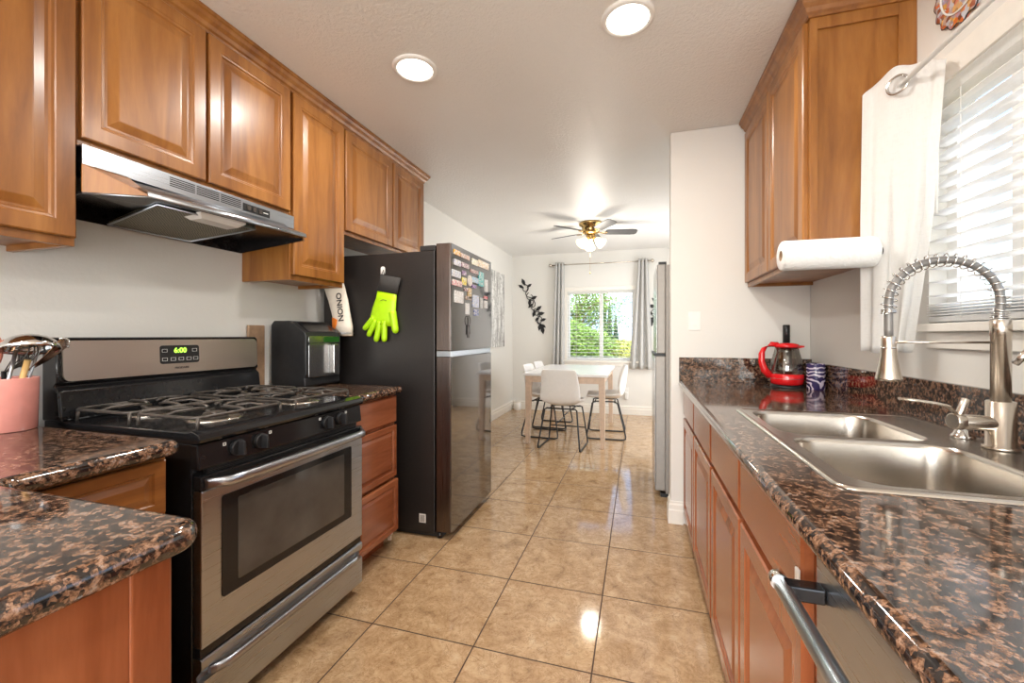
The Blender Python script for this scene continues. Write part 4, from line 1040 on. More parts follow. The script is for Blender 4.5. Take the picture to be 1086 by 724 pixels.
# ------------------------------------------------------------------ faucet
def faucet():
    Y = 1.365; X = .872; zb = ZT+.005
    r = thing('faucet', 'brushed nickel spring pull-down faucet behind the sink', 'faucet', (X, Y, zb))
    MB().lathe([(.034, 0), (.034, .006), (.028, .008), (.0275, .118), (.0255, .120)], (X, Y, zb), 32).build('base', 'nickel', r)
    MB().lathe([(.0185, .0), (.0185, .165), (.0195, .166), (.0195, .205), (.017, .207)], (X, Y, zb+.118), 28).build('column', 'nickel', r)
    # arch path in the XZ plane
    z0 = zb+.320; xe = .640; R_ = (X-xe)/2; cxx = (X+xe)/2; zc = 1.298
    path = [(X-.003, z0-.03), (X-.003, z0), (X-.0005, zc)]
    path = [(X-.002, z0-.02), (X-.002, (z0+zc)/2), (X, zc-.01)]
    for i in range(0, 17):
        a = PI*i/16; path.append((cxx+R_*math.cos(a), zc+R_*.93*math.sin(a)))
    path += [(xe, zc-.03), (xe, zc-.07), (xe+.001, 1.195)]
    MB().tube([(x, Y, z) for x, z in path], .0095, 12).build('hose', plain('grey_hose', (.22, .21, .20), .4, .3), r)
    # spring: helix round the path
    P3 = [Vector((x, Y, z)) for x, z in path[:-2]]
    seg = [0]
    for a, b in zip(P3[:-1], P3[1:]): seg.append(seg[-1]+(b-a).length)
    tot = seg[-1]
    def at(s_):
        for i in range(len(seg)-1):
            if s_ <= seg[i+1]:
                t = (s_-seg[i])/(seg[i+1]-seg[i]); return P3[i].lerp(P3[i+1], t), (P3[i+1]-P3[i]).normalized()
        return P3[-1], (P3[-1]-P3[-2]).normalized()
    pts = []; ph = 0; nst = 900
    for i in range(nst):
        s_ = tot*i/(nst-1)
        pitch = .0052 if s_ < .045 else (.0035 if s_ > tot-.012 else .0185)
        ph += (tot/(nst-1))/pitch*2*PI
        p, d = at(s_); yv = Vector((0, 1, 0)); n_ = d.cross(yv).normalized()
        pts.append(p + (n_*math.cos(ph)+yv*math.sin(ph))*.0165)
    MB().tube(pts, .0016, 6).build('spring', 'chrome', r)
    hd = MB().lathe([(.014, 0), (.016, -.003), (.016, -.030), (.017, -.036), (.019, -.060), (.024, -.090), (.0285, -.112), (.0285, -.118), (.024, -.119)], (xe, Y, 1.208), 28).build('spray_head', 'nickel', r)
    MB().lathe([(.0165, 0), (.0165, .004)], (xe, Y, 1.175), 28).build('collar', 'chrome', hd)
    MB().cyl((X-.018, Y, 1.192), (xe+.014, Y, 1.192), .0035, n=12).build('docking_arm', 'nickel', r)
    # side valve and lever
    v = Vector((-.80, -.10, 0)).normalized()
    vb = MB(); p0 = Vector((X, Y, zb+.062)); p1 = p0+Vector((-.085, -.012, .004))
    vb.cyl(p0, p1, .019, .019, 24); vv = vb.build('valve_body', 'nickel', r, bevel=.002)
    MB().cyl(p1, p1+Vector((-.022, -.004, .001)), .0215, .0205, 24).build('valve_cap', 'nickel', vv, bevel=.003)
    q0 = p1+Vector((-.008, -.002, .012))
    MB().cyl(q0, q0+Vector((.018, .004, .046)), .0085, .0085, 16).build('lever_stub', 'nickel', vv, bevel=.0015)
    mb = MB()
    lev = [(-.002, 0, 0, .010), (-.020, 0, .022, .013), (-.045, .003, .028, .013), (-.085, .006, .033, .010), (-.118, .010, .036, .007)]
    mb.loft([[(q0.x+a+(.0), q0.y+b+w_*math.cos(t*PI/4), q0.z+.004+c+.004*math.sin(t*PI/4)) for t in range(8)] for a, b, c, w_ in lev])
    mb.build('lever', 'nickel', vv)
faucet()
cp = thing('air_gap_cap', 'small flat chrome cap on the sink deck beside the faucet', 'cap', (.868, 1.488, ZT+.005))
MB().lathe([(.026, 0), (.026, .006), (.020, .012), (.016, .022), (.006, .026)], (.868, 1.488, ZT+.0045), 24).build('cap', 'chrome', cp)
tp = thing('filter_tap', 'small chrome drinking water tap at the right photo edge', 'tap', (.885, 1.075, ZT+.005))
MB().lathe([(.022, 0), (.022, .006), (.012, .010), (.010, .05)], (.885, 1.075, ZT+.0045), 20).build('base', 'chrome', tp)
pts = [(.885, 1.075, ZT+.05), (.885, 1.075, 1.14), (.880, 1.085, 1.20), (.862, 1.110, 1.235), (.835, 1.145, 1.225), (.803, 1.185, 1.175), (.790, 1.200, 1.148)]
MB().tube(pts, .006, 10).build('spout', 'chrome', tp)
MB().cyl(pts[-2], pts[-1], .0075, n=12).build('spout_tip', 'chrome', tp)

# ------------------------------------------------------------------ kettle, mug, dark bottle, switch
KX, KY = .796, 2.700
kt = thing('kettle', 'red and glass electric kettle on the counter by the partition', 'kettle', (KX, KY, ZT))
MB().lathe([(.078, 0), (.080, .004), (.078, .012), (.060, .014)], (KX, KY, ZT), 32).build('power_base', 'black', kt)
MB().lathe([(.070, .016), (.078, .022), (.083, .045), (.083, .070), (.080, .076)], (KX, KY, ZT), 36).build('lower_body', 'red', kt)
MB().lathe([(.0835, .0), (.0835, .002)], (KX, KY, ZT+.050), 36).build('trim_band', 'chrome', kt)
MB().lathe([(.079, .077), (.080, .100), (.072, .150), (.060, .195), (.054, .222)], (KX, KY, ZT), 36, cap0=False, cap1=False).build('glass_body', 'kettleglass', kt, solid=.003)
MB().lathe([(.057, .222), (.060, .226), (.058, .240), (.030, .248), (.0, .249)], (KX, KY, ZT), 36, cap1=False).build('lid', 'red', kt)
mb = MB(); mb.hexa([(KX+.045, KY-.015, ZT+.216), (KX+.085, KY-.006, ZT+.224), (KX+.085, KY+.006, ZT+.224), (KX+.045, KY+.015, ZT+.216), (KX+.045, KY-.015, ZT+.236), (KX+.085, KY-.006, ZT+.232), (KX+.085, KY+.006, ZT+.232), (KX+.045, KY+.015, ZT+.236)])
mb.build('spout', 'red', kt)
hp = [(-.040, .238), (-.075, .240), (-.108, .225), (-.124, .190), (-.124, .140), (-.110, .095), (-.078, .058)]
mb = MB(); mb.loft([[(KX+a+.017*math.cos(t*PI/4)*(-.2 if i < 2 else 1), KY+.016*math.sin(t*PI/4), ZT+b+.015*math.cos(t*PI/4)*(1 if i < 2 else (.3 if i < 5 else .8))) for t in range(8)] for i, (a, b) in enumerate(hp)])
mb.build('handle', 'red', kt)
MB().tube([(KX-.045, KY-.06, ZT+.004), (KX-.10, KY-.07, ZT+.004), (KX-.12, KY-.02, ZT+.004), (KX-.08, KY+.06, ZT+.004)], .003, 6).build('power_cord', 'black', kt)
mg = thing('mug', 'dark blue mug with white swirls right of the red kettle', 'mug', (.910, 2.625, ZT))
MB().lathe([(.039, 0), (.041, .003), (.043, .136), (.0415, .139), (.039, .137), (.038, .01), (.0, .008)], (.910, 2.625, ZT), 32, cap1=False).build('cup', 'swirl', mg)
MB().tube([(.913, 2.665, ZT+.11), (.915, 2.687, ZT+.10), (.917, 2.693, ZT+.065), (.915, 2.687, ZT+.035), (.913, 2.665, ZT+.03)], .005, 8).build('handle', 'swirl', mg)
bt = thing('slim_bottle', 'slim upright black bottle standing behind the red kettle', 'bottle', (.838, 2.848, ZT))
MB().lathe([(.026, 0), (.028, .004), (.028, .20), (.018, .235), (.017, .24)], (.838, 2.848, ZT), 24).build('bottle_body', 'black', bt)
MB().lathe([(.0185, .24), (.0185, .348), (.016, .352)], (.838, 2.848, ZT), 24).build('cap', 'black', bt)
sw = thing('light_switch', 'white rocker light switch on the partition wall', 'light switch', (.341, 2.90, 1.30))
box('plate', 'white', (.306, 2.8945, 1.242), (.378, 2.8995, 1.360), sw, bevel=.002)
mb = MB(); mb.hexa([(.326, 2.8905, 1.270), (.358, 2.8905, 1.270), (.358, 2.8945, 1.270), (.326, 2.8945, 1.270), (.326, 2.8925, 1.334), (.358, 2.8925, 1.334), (.358, 2.8945, 1.334), (.326, 2.8945, 1.334)])
mb.build('rocker', 'white', sw)

# ------------------------------------------------------------------ paper towel
ptw = thing('paper_towel_roll', 'white paper towel roll held on the side of the sink-side cabinet', 'paper towel', (.66, 1.835, 1.505))
def PT(a, rr, th, yc=1.832, zc=1.512): return (a, yc+rr*math.cos(th), zc+rr*math.sin(th))
A0, A1 = .520, .818
prof = [(.020, A0), (.050, A0), (.054, A0+.003), (.056, A0+.01), (.056, A1-.01), (.054, A1-.003), (.050, A1), (.020, A1)]
mb = MB(); mb.loft([[PT(a, q, t*2*PI/40) for t in range(40)] for q, a in prof], cap0=False, cap1=False); mb.build('roll', 'paper', ptw)
mb = MB(); mb.loft([[PT(a, q, t*2*PI/24) for t in range(24)] for q, a in ((.0200, A0+.001), (.0200, A1-.001), (.0180, A1-.001), (.0180, A0+.001))], cap0=False, cap1=False); mb.build('cardboard_core', 'card', ptw)
hl = MB().cyl(PT(A0+.03, 0, 0), PT(A1+.018, 0, 0), .008, n=14).build('holder_rod', 'blackmetal', ptw)
mb = MB(); mb.cyl(PT(A1+.012, 0, 0), PT(A1+.018, 0, 0), .018, n=20); mb.build('holder_disc', 'blackmetal', hl)
box('holder_arm', 'blackmetal', (A1+.010, 1.832, 1.504), (A1+.016, 1.914, 1.520), hl)
box('holder_plate', 'blackmetal', (A1-.03, 1.910, 1.508), (A1+.02, 1.9145, 1.556), hl)

# ------------------------------------------------------------------ curtain and rod over the sink
def smooth_path(P, n):
    out = []
    m = len(P)-1
    for i in range(n+1):
        s_ = i/n*m; k = min(int(s_), m-1); t = s_-k
        p0, p1, p2, p3 = P[max(k-1, 0)], P[k], P[k+1], P[min(k+2, m)]
        out.append(tuple(.5*((2*p1[j]) + (-p0[j]+p2[j])*t + (2*p0[j]-5*p1[j]+4*p2[j]-p3[j])*t*t + (-p0[j]+3*p1[j]-3*p2[j]+p3[j])*t**3) for j in range(2)))
    return out
top = smooth_path([(.802, 1.882), (.828, 1.874), (.838, 1.848), (.848, 1.810), (.862, 1.780), (.885, 1.755), (.905, 1.725), (.920, 1.708), (.918, 1.685), (.932, 1.668)], 54)
bot = smooth_path([(.795, 1.880), (.820, 1.862), (.812, 1.835), (.838, 1.820), (.858, 1.845), (.872, 1.815), (.868, 1.800), (.888, 1.812), (.905, 1.840), (.925, 1.822)], 54)
mid = smooth_path([(.796, 1.884), (.822, 1.868), (.824, 1.838), (.846, 1.812), (.862, 1.812), (.884, 1.785), (.892, 1.750), (.912, 1.745), (.918, 1.750), (.935, 1.730)], 54)
ct = thing('curtain', 'white linen grommet curtain hanging beside the sink window', 'curtain', (.87, 1.80, 1.15))
mb = MB(); rows = []
for k in range(33):
    s_ = k/32; z = 2.125 - (2.125-1.150)*s_
    row = []
    for i in range(55):
        if s_ < .5: w_ = s_/.5; p = [top[i][j]*(1-w_)+mid[i][j]*w_ for j in range(2)]
        else: w_ = (s_-.5)/.5; p = [mid[i][j]*(1-w_)+bot[i][j]*w_ for j in range(2)]
        tz = (2.105+.038*math.sin(i/30*PI/1.3) if i < 30 else 2.105+.038*math.sin(PI/1.3)-(i-30)/24*.045); row.append((p[0], p[1], z + (tz-2.125)*(1-s_) + .004*math.sin(i*.35)))
    rows.append(row)
mb.loft(rows, closed=False); mb.build('cloth', 'sheer', ct, solid=.0015)
# grommet eyelet where the rod enters
gc = Vector((.858, 1.772, 2.073)); nrm = Vector((-.80, -.60, 0)).normalized(); a = nrm.orthogonal().normalized(); b = nrm.cross(a)
MB().tube([gc + nrm*.004 + (a*math.cos(t*PI/16)+b*math.sin(t*PI/16))*.030 for t in range(32)], .0045, 8, closed=True).build('grommet', 'chrome', ct)
rd = thing('curtain_rod', 'white curtain rod above the sink window', 'curtain rod', (.88, 1.2, 2.073))
MB().cyl((.868, .45, 2.073), (.868, 1.905, 2.073), .0085, n=16).build('pole', 'white', rd)
for y_ in (.56, 1.895):
    mb = MB(); mb.box((.865, y_-.006, 2.064), (XR, y_+.006, 2.071)); mb.build('bracket', 'white', rd)
# scalloped plate above the window
pl = thing('decorative_plate', 'scalloped multicoloured ornamental plate on the wall over the sink window', 'wall plate', (XR, 1.655, 2.30))
cy0, cz0 = 1.665, 2.322
n = 96
mb = MB(); rings = []
for rr, hh in ((1.0, .001), (1.0, .010), (.86, .014), (.70, .010), (.68, .008)):
    rings.append([(XR-hh, cy0+(.125*rr)*(1+(.045*math.cos(16*t*2*PI/n) if rr > .8 else 0))*math.cos(t*2*PI/n), cz0+(.125*rr)*(1+(.045*math.cos(16*t*2*PI/n) if rr > .8 else 0))*math.sin(t*2*PI/n)) for t in range(n)])
mb.loft(rings, smooth=False); mb.build('disc', 'talavera', pl)
MB().tube([(XR-.014, cy0+.089*math.cos(t*PI/24), cz0+.089*math.sin(t*PI/24)) for t in range(48)], .003, 6, closed=True).build('white_ring', 'white', pl)
MB().tube([(XR-.008, cy0+.126*(1+.045*math.cos(16*t*2*PI/n))*math.cos(t*2*PI/n), cz0+.126*(1+.045*math.cos(16*t*2*PI/n))*math.sin(t*2*PI/n)) for t in range(n)], .0025, 6, closed=True).build('dark_edge', 'ink', pl)

# ------------------------------------------------------------------ dining room
TX0, TX1, TY0, TY1, TZ = -1.235, -.315, 4.52, 6.02, .790
tb = thing('dining_table', 'white topped dining table with pale wood legs', 'table', ((TX0+TX1)/2, (TY0+TY1)/2, 0))
box('table_top', 'tablewhite', (TX0, TY0, TZ-.028), (TX1, TY1, TZ), tb, bevel=.004)
mb = MB(); mb.box((TX0+.06, TY0+.035, TZ-.10), (TX1-.06, TY0+.055, TZ-.028)); mb.box((TX0+.06, TY1-.055, TZ-.10), (TX1-.06, TY1-.035, TZ-.028))
mb.box((TX0+.035, TY0+.06, TZ-.10), (TX0+.055, TY1-.06, TZ-.028)); mb.box((TX1-.055, TY0+.06, TZ-.10), (TX1-.035, TY1-.06, TZ-.028)); mb.build('apron', 'tableleg', tb)
for x_ in (TX0+.055, TX1-.055):
    for y_ in (TY0+.055, TY1-.055):
        mb = MB(); a, b = .036, .026
        sx_ = 1 if x_ > (TX0+TX1)/2 else -1; sy_ = 1 if y_ > 5 else -1
        xo, yo = x_+sx_*.030, y_+sy_*.030
        mb.loft([[(xo, yo, z), (xo-sx_*w_, yo, z), (xo-sx_*w_, yo-sy_*w_, z), (xo, yo-sy_*w_, z)] for w_, z in ((.045, 0), (.066, TZ-.10), (.066, TZ-.0285))], smooth=False)
        mb.build('leg', 'tableleg', tb, bevel=.002)
def chair():
    r = thing('dining_chair', 'x', 'chair', (0, 0, 0), None)
    path = [(.215, .462, .195), (.20, .476, .205), (.10, .464, .222), (-.02, .452, .228), (-.12, .456, .230), (-.185, .480, .230), (-.215, .530, .230), (-.230, .600, .228), (-.242, .690, .220), (-.252, .780, .208), (-.256, .838, .195), (-.254, .856, .175)]
    mb = MB(); rows = []
    for k, (y_, z, w_) in enumerate(path):
        bk_ = max(0, min(1, (z-.47)/.10)) if k > 3 else 0
        amp = .060 if 3 <= k <= 8 else (.040 if k == 9 else .022)
        row = []
        for i in range(17):
            s_ = -1+i/8; e = abs(s_)**2.6
            row.append((w_*s_*(1-.02*e), y_+amp*1.3*e*bk_, z+amp*e*(1-bk_)))
        rows.append(row)
    mb.loft(rows, closed=False)
    o = mb.build('seat_shell', 'chairwhite', r); q = o.modifiers.new('solid', 'SOLIDIFY'); q.thickness = .028; q.offset = -1
    s2 = o.modifiers.new('sub', 'SUBSURF'); s2.levels = 1; s2.render_levels = 1
    for sx_ in (-1, 1):
        pts = [(sx_*.150, .130, .428), (sx_*.175, .155, .415), (sx_*.222, .215, .05), (sx_*.224, .212, .018), (sx_*.225, .180, .009),
               (sx_*.225, -.190, .009), (sx_*.224, -.222, .018), (sx_*.222, -.225, .05), (sx_*.175, -.135, .415), (sx_*.150, -.110, .428)]
        MB().tube(pts, .0085, 8).build('leg_frame', 'blackmetal', r)
    mb = MB()
    mb.cyl((-.155, .125, .424), (.155, .125, .424), .008, n=8); mb.cyl((-.155, -.105, .424), (.155, -.105, .424), .008, n=8)
    mb.cyl((-.12, .125, .428), (-.12, -.105, .428), .008, n=8); mb.cyl((.12, .125, .428), (.12, -.105, .428), .008, n=8)
    mb.build('seat_support', 'blackmetal', r)
    MB().cyl((-.203, .193, .18), (.203, .193, .18), .007, n=8).build('footrest', 'blackmetal', r)
    return r
c0 = chair(); grp = 'white dining chairs around the table'
c0.location = (-.785, 4.575, 0); c0.rotation_euler = (0, 0, math.radians(-4)); tag(c0, 'white dining chair with its back to the kitchen, at the near end of the table', 'chair', grp)
for x_, y_, rz, lab in ((-1.10, 5.06, -90, 'white dining chair on the left side of the table, nearer the fridge'), (-1.10, 5.60, -90, 'white dining chair on the left side of the table, nearer the window'),
                    (-.375, 5.20, 90, 'white dining chair on the right side of the table')):
    c = clone(c0); c.location = (x_, y_, 0); c.rotation_euler = (0, 0, math.radians(rz + (3 if rz > 0 else -3))); c['label'] = lab

# ceiling fan
FX, FY = -.53, 4.96
fn = thing('ceiling_fan', 'brass ceiling fan with five blades and glass lamps over the dining table', 'ceiling fan', (FX, FY, ZC))
MB().lathe([(.135, 0), (.140, -.012), (.135, -.030), (.105, -.050), (.100, -.090), (.095, -.110), (.075, -.130), (.045, -.140)], (FX, FY, ZC), 36).build('motor_housing', 'brass', fn)
MB().lathe([(.050, -.140), (.055, -.155), (.055, -.185), (.035, -.205), (.010, -.215)], (FX, FY, ZC), 28).build('light_fitter', 'brass', fn)
for k in range(5):
    an = math.radians(16.7 - 3 + 72*k); ca, sa = math.cos(an), math.sin(an)
    def Bp(r_, w_, z): return (FX+ca*r_-sa*w_, FY+sa*r_+ca*w_, ZC+z-w_*.24)
    ir = MB(); ir.tube([Bp(.07, 0, -.105), Bp(.12, .0, -.118), Bp(.17, .022, -.115), Bp(.19, 0, -.112), Bp(.17, -.022, -.115), Bp(.12, 0, -.118)], .006, 6); iro = ir.build('blade_iron', 'brass', fn)
    ol = [(.17, -.045), (.20, -.055), (.46, -.062), (.51, -.055), (.53, -.03), (.53, .03), (.51, .055), (.46, .062), (.20, .055), (.17, .045)]
    mb = MB(); mb.loft([[Bp(a, b, z) for a, b in ol] for z in (-.112, -.106)], smooth=False); mb.build('blade', 'blade', iro)
for k in range(3):
    an = math.radians(16.7 - 90 + 55 + 120*k); ca, sa = math.cos(an), math.sin(an)
    ax = Vector((ca*.75, sa*.75, -.66)).normalized(); c = Vector((FX+ca*.045, FY+sa*.045, ZC-.175))
    MB().tube([c, c+ax*.03], .012, 8).build('lamp_arm', 'brass', fn)
    MB().lathe([(.024, .025), (.036, .045), (.045, .075), (.055, .105), (.068, .128), (.066, .128), (.052, .104), (.040, .07), (.0, .045)], c, 24, axis=ax, cap0=False, cap1=False).build('glass_shade', 'lampglass', fn)
light('fan_lamp', 'POINT', (FX, FY, ZC-.36), (0, 0, 0), 18, (1, .94, .84), shadow_soft_size=.10)
MB().cyl((FX-.01, FY, ZC-.21), (FX-.01, FY, ZC-.58), .0015, n=6).build('pull_chain', 'brass', fn)
MB().sphere((FX-.01, FY, ZC-.585), .009, n=10).build('pull_knob', 'brass', fn)

# back curtains and rod
rod = thing('curtain_rod', 'metal curtain rod with round finials over the dining window', 'curtain rod', (-.56, YB-.07, 2.33))
MB().cyl((-1.33, YB-.07, 2.325), (.185, YB-.07, 2.325), .009, n=14).build('pole', 'nickel', rod)
for x_ in (-1.345, .20): MB().sphere((x_, YB-.07, 2.325), .026, n=14).build('finial', 'nickel', rod)
for x_ in (-1.312, .160): box('bracket', 'nickel', (x_-.006, YB-.07, 2.300), (x_+.006, YB-.0005, 2.316), rod)
def drape(label, xt0, xt1, xb0, xb1, zt, zb, folds):
    r = thing('curtain', label, 'curtain', ((xt0+xt1)/2, YB-.07, zb), 'grey curtains at the dining window')
    mb = MB(); rows = []; n_ = 80
    for k in range(25):
        s_ = k/24; z = zt-(zt-zb)*s_; row = []
        a = xt0+(xb0-xt0)*s_; b = xt1+(xb1-xt1)*s_; am = .030+.012*s_
        for i in range(n_+1):
            t = i/n_; ph = t*folds*2*PI
            row.append((a+(b-a)*t + .008*math.sin(2*ph), YB-.070+am*math.cos(ph), z))
        rows.append(row)
    mb.loft(rows, closed=False); mb.build('cloth', 'fabricgrey', r, solid=.002)
    for i in range(int(folds*2)):
        t = (i+.5)/(folds*2); x_ = xt0+(xt1-xt0)*t
        MB().tube([(x_, YB-.07+.024*math.cos(q*PI/8), 2.325+.024*math.sin(q*PI/8)) for q in range(16)], .003, 6, closed=True).build('grommet', 'nickel', r)
drape('light grey curtain panel left of the dining window', -1.268, -1.125, -1.325, -1.125, 2.365, .70, 3)
drape('light grey curtain panel right of the dining window', -.005, .135, -.135, .215, 2.365, .70, 3)

# vine wall decor
def vine(label, cx, cz, h, mirror):
    r = thing('vine_wall_decor', label, 'wall decor', (cx, YB, cz))
    s = -1 if mirror else 1
    def V(a, b): return (cx+s*a, YB-.010, cz+b)
    mb = MB(); lv = []
    # leaning line of alternating curls
    ax = Vector((.30, -.68)); p0 = Vector((-.15, .34))
    for k in range(5):
        c = p0 + ax*(.12+.19*k); sg = 1 if k % 2 else -1; pts = []
        for j in range(22):
            a = j/21*1.8*PI; rr = .068*(1-.55*j/21)
            pts.append(V(c.x+sg*.015+rr*math.cos(a*sg+1.9), c.y+rr*math.sin(a*sg+1.9)))
        mb.tube(pts, .006, 6)
    stem = [V(*(p0+ax*(j/14)+Vector((.045*math.sin(j*1.35), .02*math.sin(j*1.35))))) for j in range(15)]
    mb.tube(stem, .0065, 6); mb.build('scrolls', 'blackmetal', r)
    def leaf(p, ang, ln):
        m2 = MB(); d = Vector((math.cos(ang), math.sin(ang))); n_ = Vector((-d.y, d.x)); w_ = ln*.22
        ol = [p, p+d*ln*.3+n_*w_*.8, p+d*ln*.6+n_*w_, p+d*ln, p+d*ln*.6-n_*w_, p+d*ln*.3-n_*w_*.8]
        m2.loft([[(cx+s*q.x, YB-.006-hh, cz+q.y) for q in ol] for hh in (0, .008)], smooth=False)
        m2.build('leaf', 'blackmetal', r)
    for p, ang, ln in ((p0+Vector((.02, -.03)), 115, .13), (p0+Vector((0, -.07)), 150, .11), (p0+Vector((.05, -.06)), 35, .10),
                       (p0+ax*.38, 25, .12), (p0+ax*.36, 260, .12), (p0+ax*.48, 225, .10), (p0+ax*.66, 40, .13), (p0+ax*.64, 250, .12), (p0+ax*.74, 10, .13),
                       (p0+ax*.80, 240, .09), (p0+ax*.90, 20, .11), (p0+ax*.95, 255, .13), (p0+ax*1.0, 280, .15), (p0+ax*.97, 320, .10)):
        leaf(p, math.radians(ang), ln)
vine('black metal vine wall decor left of the dining window', -1.650, 1.715, .7, False)
vine('black metal vine wall decor right of the dining window, half hidden by the steel fridge', .34, 1.80, .7, True)
# picture on left wall
pa = thing('framed_canvas', 'grey and white birch tree canvas picture on the left dining wall', 'picture', (XL, 5.82, 1.04))
box('canvas', 'art', (XL+.001, 5.35, 1.04), (XL+.030, 6.15, 2.14), pa, bevel=.003)
# outlet and plug-in, small box in the corner
ol = thing('wall_outlet', 'white wall outlet with a plug-in air freshener below the dining window', 'outlet', (-.175, YB, .33))
box('plate', 'white', (-.215, YB-.007, .30), (-.140, YB-.0005, .41), ol, bevel=.002)
box('plug_in', 'white', (-.200, YB-.050, .235), (-.148, YB-.007, .345), ol, bevel=.012, seg=3)
wb = thing('white_canister', 'small white canister on the floor in the far left dining corner', 'canister', (-1.880, 6.58, 0))
MB().lathe([(.052, 0), (.055, .004), (.055, .110), (.050, .114)], (-1.880, 6.58, 0), 24).build('body', 'white', wb)
MB().lathe([(.050, 0), (.048, .018), (.02, .022)], (-1.880, 6.58, .114), 24).build('lid', 'trim', wb)

# second refrigerator behind partition
f2 = thing('refrigerator', 'slim stainless refrigerator behind the partition wall, seen edge on', 'refrigerator', (.50, 3.66, 0))
box('cabinet', 'fridgegrey', (.195, 3.325, .03), (.93, 3.98, 1.735), f2, bevel=.004)
box('base_grille', 'black', (.16, 3.34, 0), (.90, 3.96, .029), f2)
for a, b, nm, xx in ((.05, 1.055, 'fridge_door', .118), (1.075, 1.74, 'freezer_door', .130)):
    d = box(nm, 'fridgegrey', (xx+.006, 3.325, a), (.1945, 3.98, b), f2, bevel=.006, seg=3)
    box('front_skin', 'steel_z', (xx, 3.327, a+.001), (xx+.0055, 3.978, b-.001), d, bevel=.002)
mb = MB(); mb.box((.145, 3.325, 1.7405), (.20, 3.38, 1.758)); mb.build('hinge_cover', 'black', f2)
mb = MB(); mb.box((.112, 3.345, 1.056), (.19, 3.96, 1.074)); mb.build('door_gap', 'black', f2)

# ------------------------------------------------------------------ outside
struct('ground', MB().box((-60, YB+.4, -.9), (60, 150, -.8)), 'grass')
mb = MB(); n = 60; rows = []
for k in range(6):
    row = []
    for i in range(n+1):
        x = -90+180*i/n; s_ = k/5
        zz = (5.0+2.6*math.sin(x*.06+1.0)+1.2*math.sin(x*.17))*math.sin(s_*PI/2)*2.0
        row.append((x, 90+s_*30, -.85+zz))
    rows.append(row)
mb.loft(rows, closed=False); struct('hills', mb, 'hill')
struct('ground_side', MB().box((XR+.8, -30, -.9), (60, YB+.39, -.8)), 'grass')

def foliage(mb, c, rad, n, size, flat=1.0):
    for _ in range(n):
        while True:
            p = Vector((random.uniform(-1, 1), random.uniform(-1, 1), random.uniform(-1, 1)))
            if p.length < 1: break
        q = Vector((c[0]+p.x*rad[0], c[1]+p.y*rad[1], c[2]+p.z*rad[2]))
        d = Vector((random.uniform(-1, 1), random.uniform(-1, 1), random.uniform(-1, 1))).normalized(); e = d.orthogonal().normalized()
        s_ = size*random.uniform(.6, 1.3)
        mb.face([q-d*s_, q-e*s_*.45, q+d*s_, q+e*s_*.45])
def bush(label, x, y, zc, rad, n, size, mat):
    r = thing('bush', label, 'bush', (x, y, -.8), 'bushes outside the dining window')
    mb = MB()
    for k in range(5):
        foliage(mb, (x+random.uniform(-.5, .5)*rad[0], y+random.uniform(-.3, .3)*rad[1], zc+random.uniform(-.3, .3)*rad[2]), [q*.65 for q in rad], n//5, size)
    mb.build('foliage', mat, r, fix=False)
    mb = MB()
    for k in range(6):
        a = k*PI/3; mb.tube([(x, y, -.8), (x+.3*rad[0]*math.cos(a), y+.3*rad[1]*math.sin(a), zc-.2*rad[2]), (x+.6*rad[0]*math.cos(a), y+.5*rad[1]*math.sin(a), zc+.3*rad[2])], [.03, .02, .008], 6)
    mb.build('stems', 'bark', r)
bush('yellow-green bush behind the left half of the dining window', -1.45, 11.0, .95, (1.15, 1.0, .75), 9000, .05, 'leaf')
bush('dry yellow bush behind the right half of the dining window', -.42, 11.5, .62, (.85, .7, .62), 6000, .045, 'leafy')
bush('low green bush at the right bottom corner of the dining window', .75, 12.5, .45, (.9, .8, .85), 4000, .05, 'leaf')
tr = thing('tree', 'airy green tree with leaning branches in the left half of the dining window', 'tree', (-2.15, 13.2, -.8))
mb = MB(); tips = []
mb.tube([(-2.15, 13.2, -.8), (-2.05, 13.2, 1.0), (-1.75, 13.2, 2.2)], [.11, .09, .06], 8)
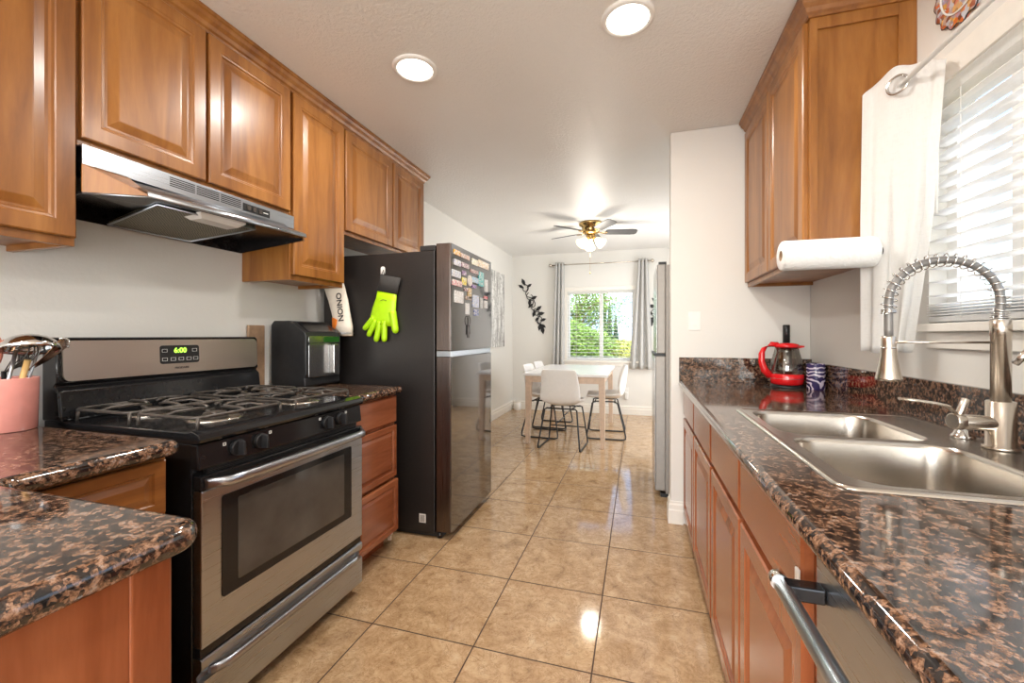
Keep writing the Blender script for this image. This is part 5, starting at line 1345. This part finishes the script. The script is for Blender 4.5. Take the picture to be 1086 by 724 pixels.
for k in range(16):
    a = random.uniform(-.9, 1.2); L_ = random.uniform(.9, 1.9); b0 = Vector((-2.05+random.uniform(0, .35), 13.2, random.uniform(.9, 2.2)))
    p1 = b0 + Vector((math.sin(a)*L_*.5, random.uniform(-.4, .4), math.cos(a)*L_*.5)); p2 = p1 + Vector((math.sin(a+.35)*L_*.6, random.uniform(-.4, .4), math.cos(a+.35)*L_*.6))
    mb.tube([b0, p1, p2], [.035, .022, .008], 6); tips += [p1, p2, (p1+p2)/2]
mb.build('trunk', 'bark', tr)
mb = MB()
for p in tips: foliage(mb, p, (.42, .35, .38), 150, .040)
mb.build('crown', 'leaf', tr, fix=False)
for i, (x, y, hh, lab) in enumerate(((-1.84, 24, 4.15, 'tall dark cypress just right of the window mullion'), (-1.60, 25, 3.6, 'middle dark cypress of the three outside the dining window'), (-1.30, 26, 2.95, 'shortest dark cypress on the right outside the dining window'))):
    r = thing('cypress', lab, 'tree', (x, y, -.8), 'cypress trees outside')
    mb = MB(); 
    for _ in range(2600):
        z = random.random(); w_ = .20*math.sin(min(1, (1-z)*1.25)*PI/2)*min(1, .4+z*4); a = random.uniform(0, 2*PI); q = math.sqrt(random.random())*w_
        p = Vector((x+q*math.cos(a), y+q*math.sin(a), -.6+z*hh)); d = Vector((random.uniform(-.4, .4), random.uniform(-.4, .4), 1)).normalized(); e = d.orthogonal().normalized()
        mb.face([p-d*.11, p-e*.04, p+d*.11, p+e*.04])
    mb.build('crown', 'leafd', r, fix=False)
    MB().cyl((x, y, -.8), (x, y, .2), .07, .05, 8).build('trunk', 'bark', r)
tr = thing('tree', 'small green tree glimpsed low through the sink window blind', 'tree', (5.2, 6.2, -.8))
mb = MB(); mb.tube([(5.2, 6.2, -.8), (5.2, 6.2, 1.6)], [.08, .05], 8); mb.build('trunk', 'bark', tr)
mb = MB()
for k in range(6): foliage(mb, (5.2+random.uniform(-.5, .5), 6.2+random.uniform(-.5, .5), 2.0+random.uniform(-.4, .3)), (.5, .5, .4), 300, .06)
mb.build('crown', 'leafy', tr, fix=False)
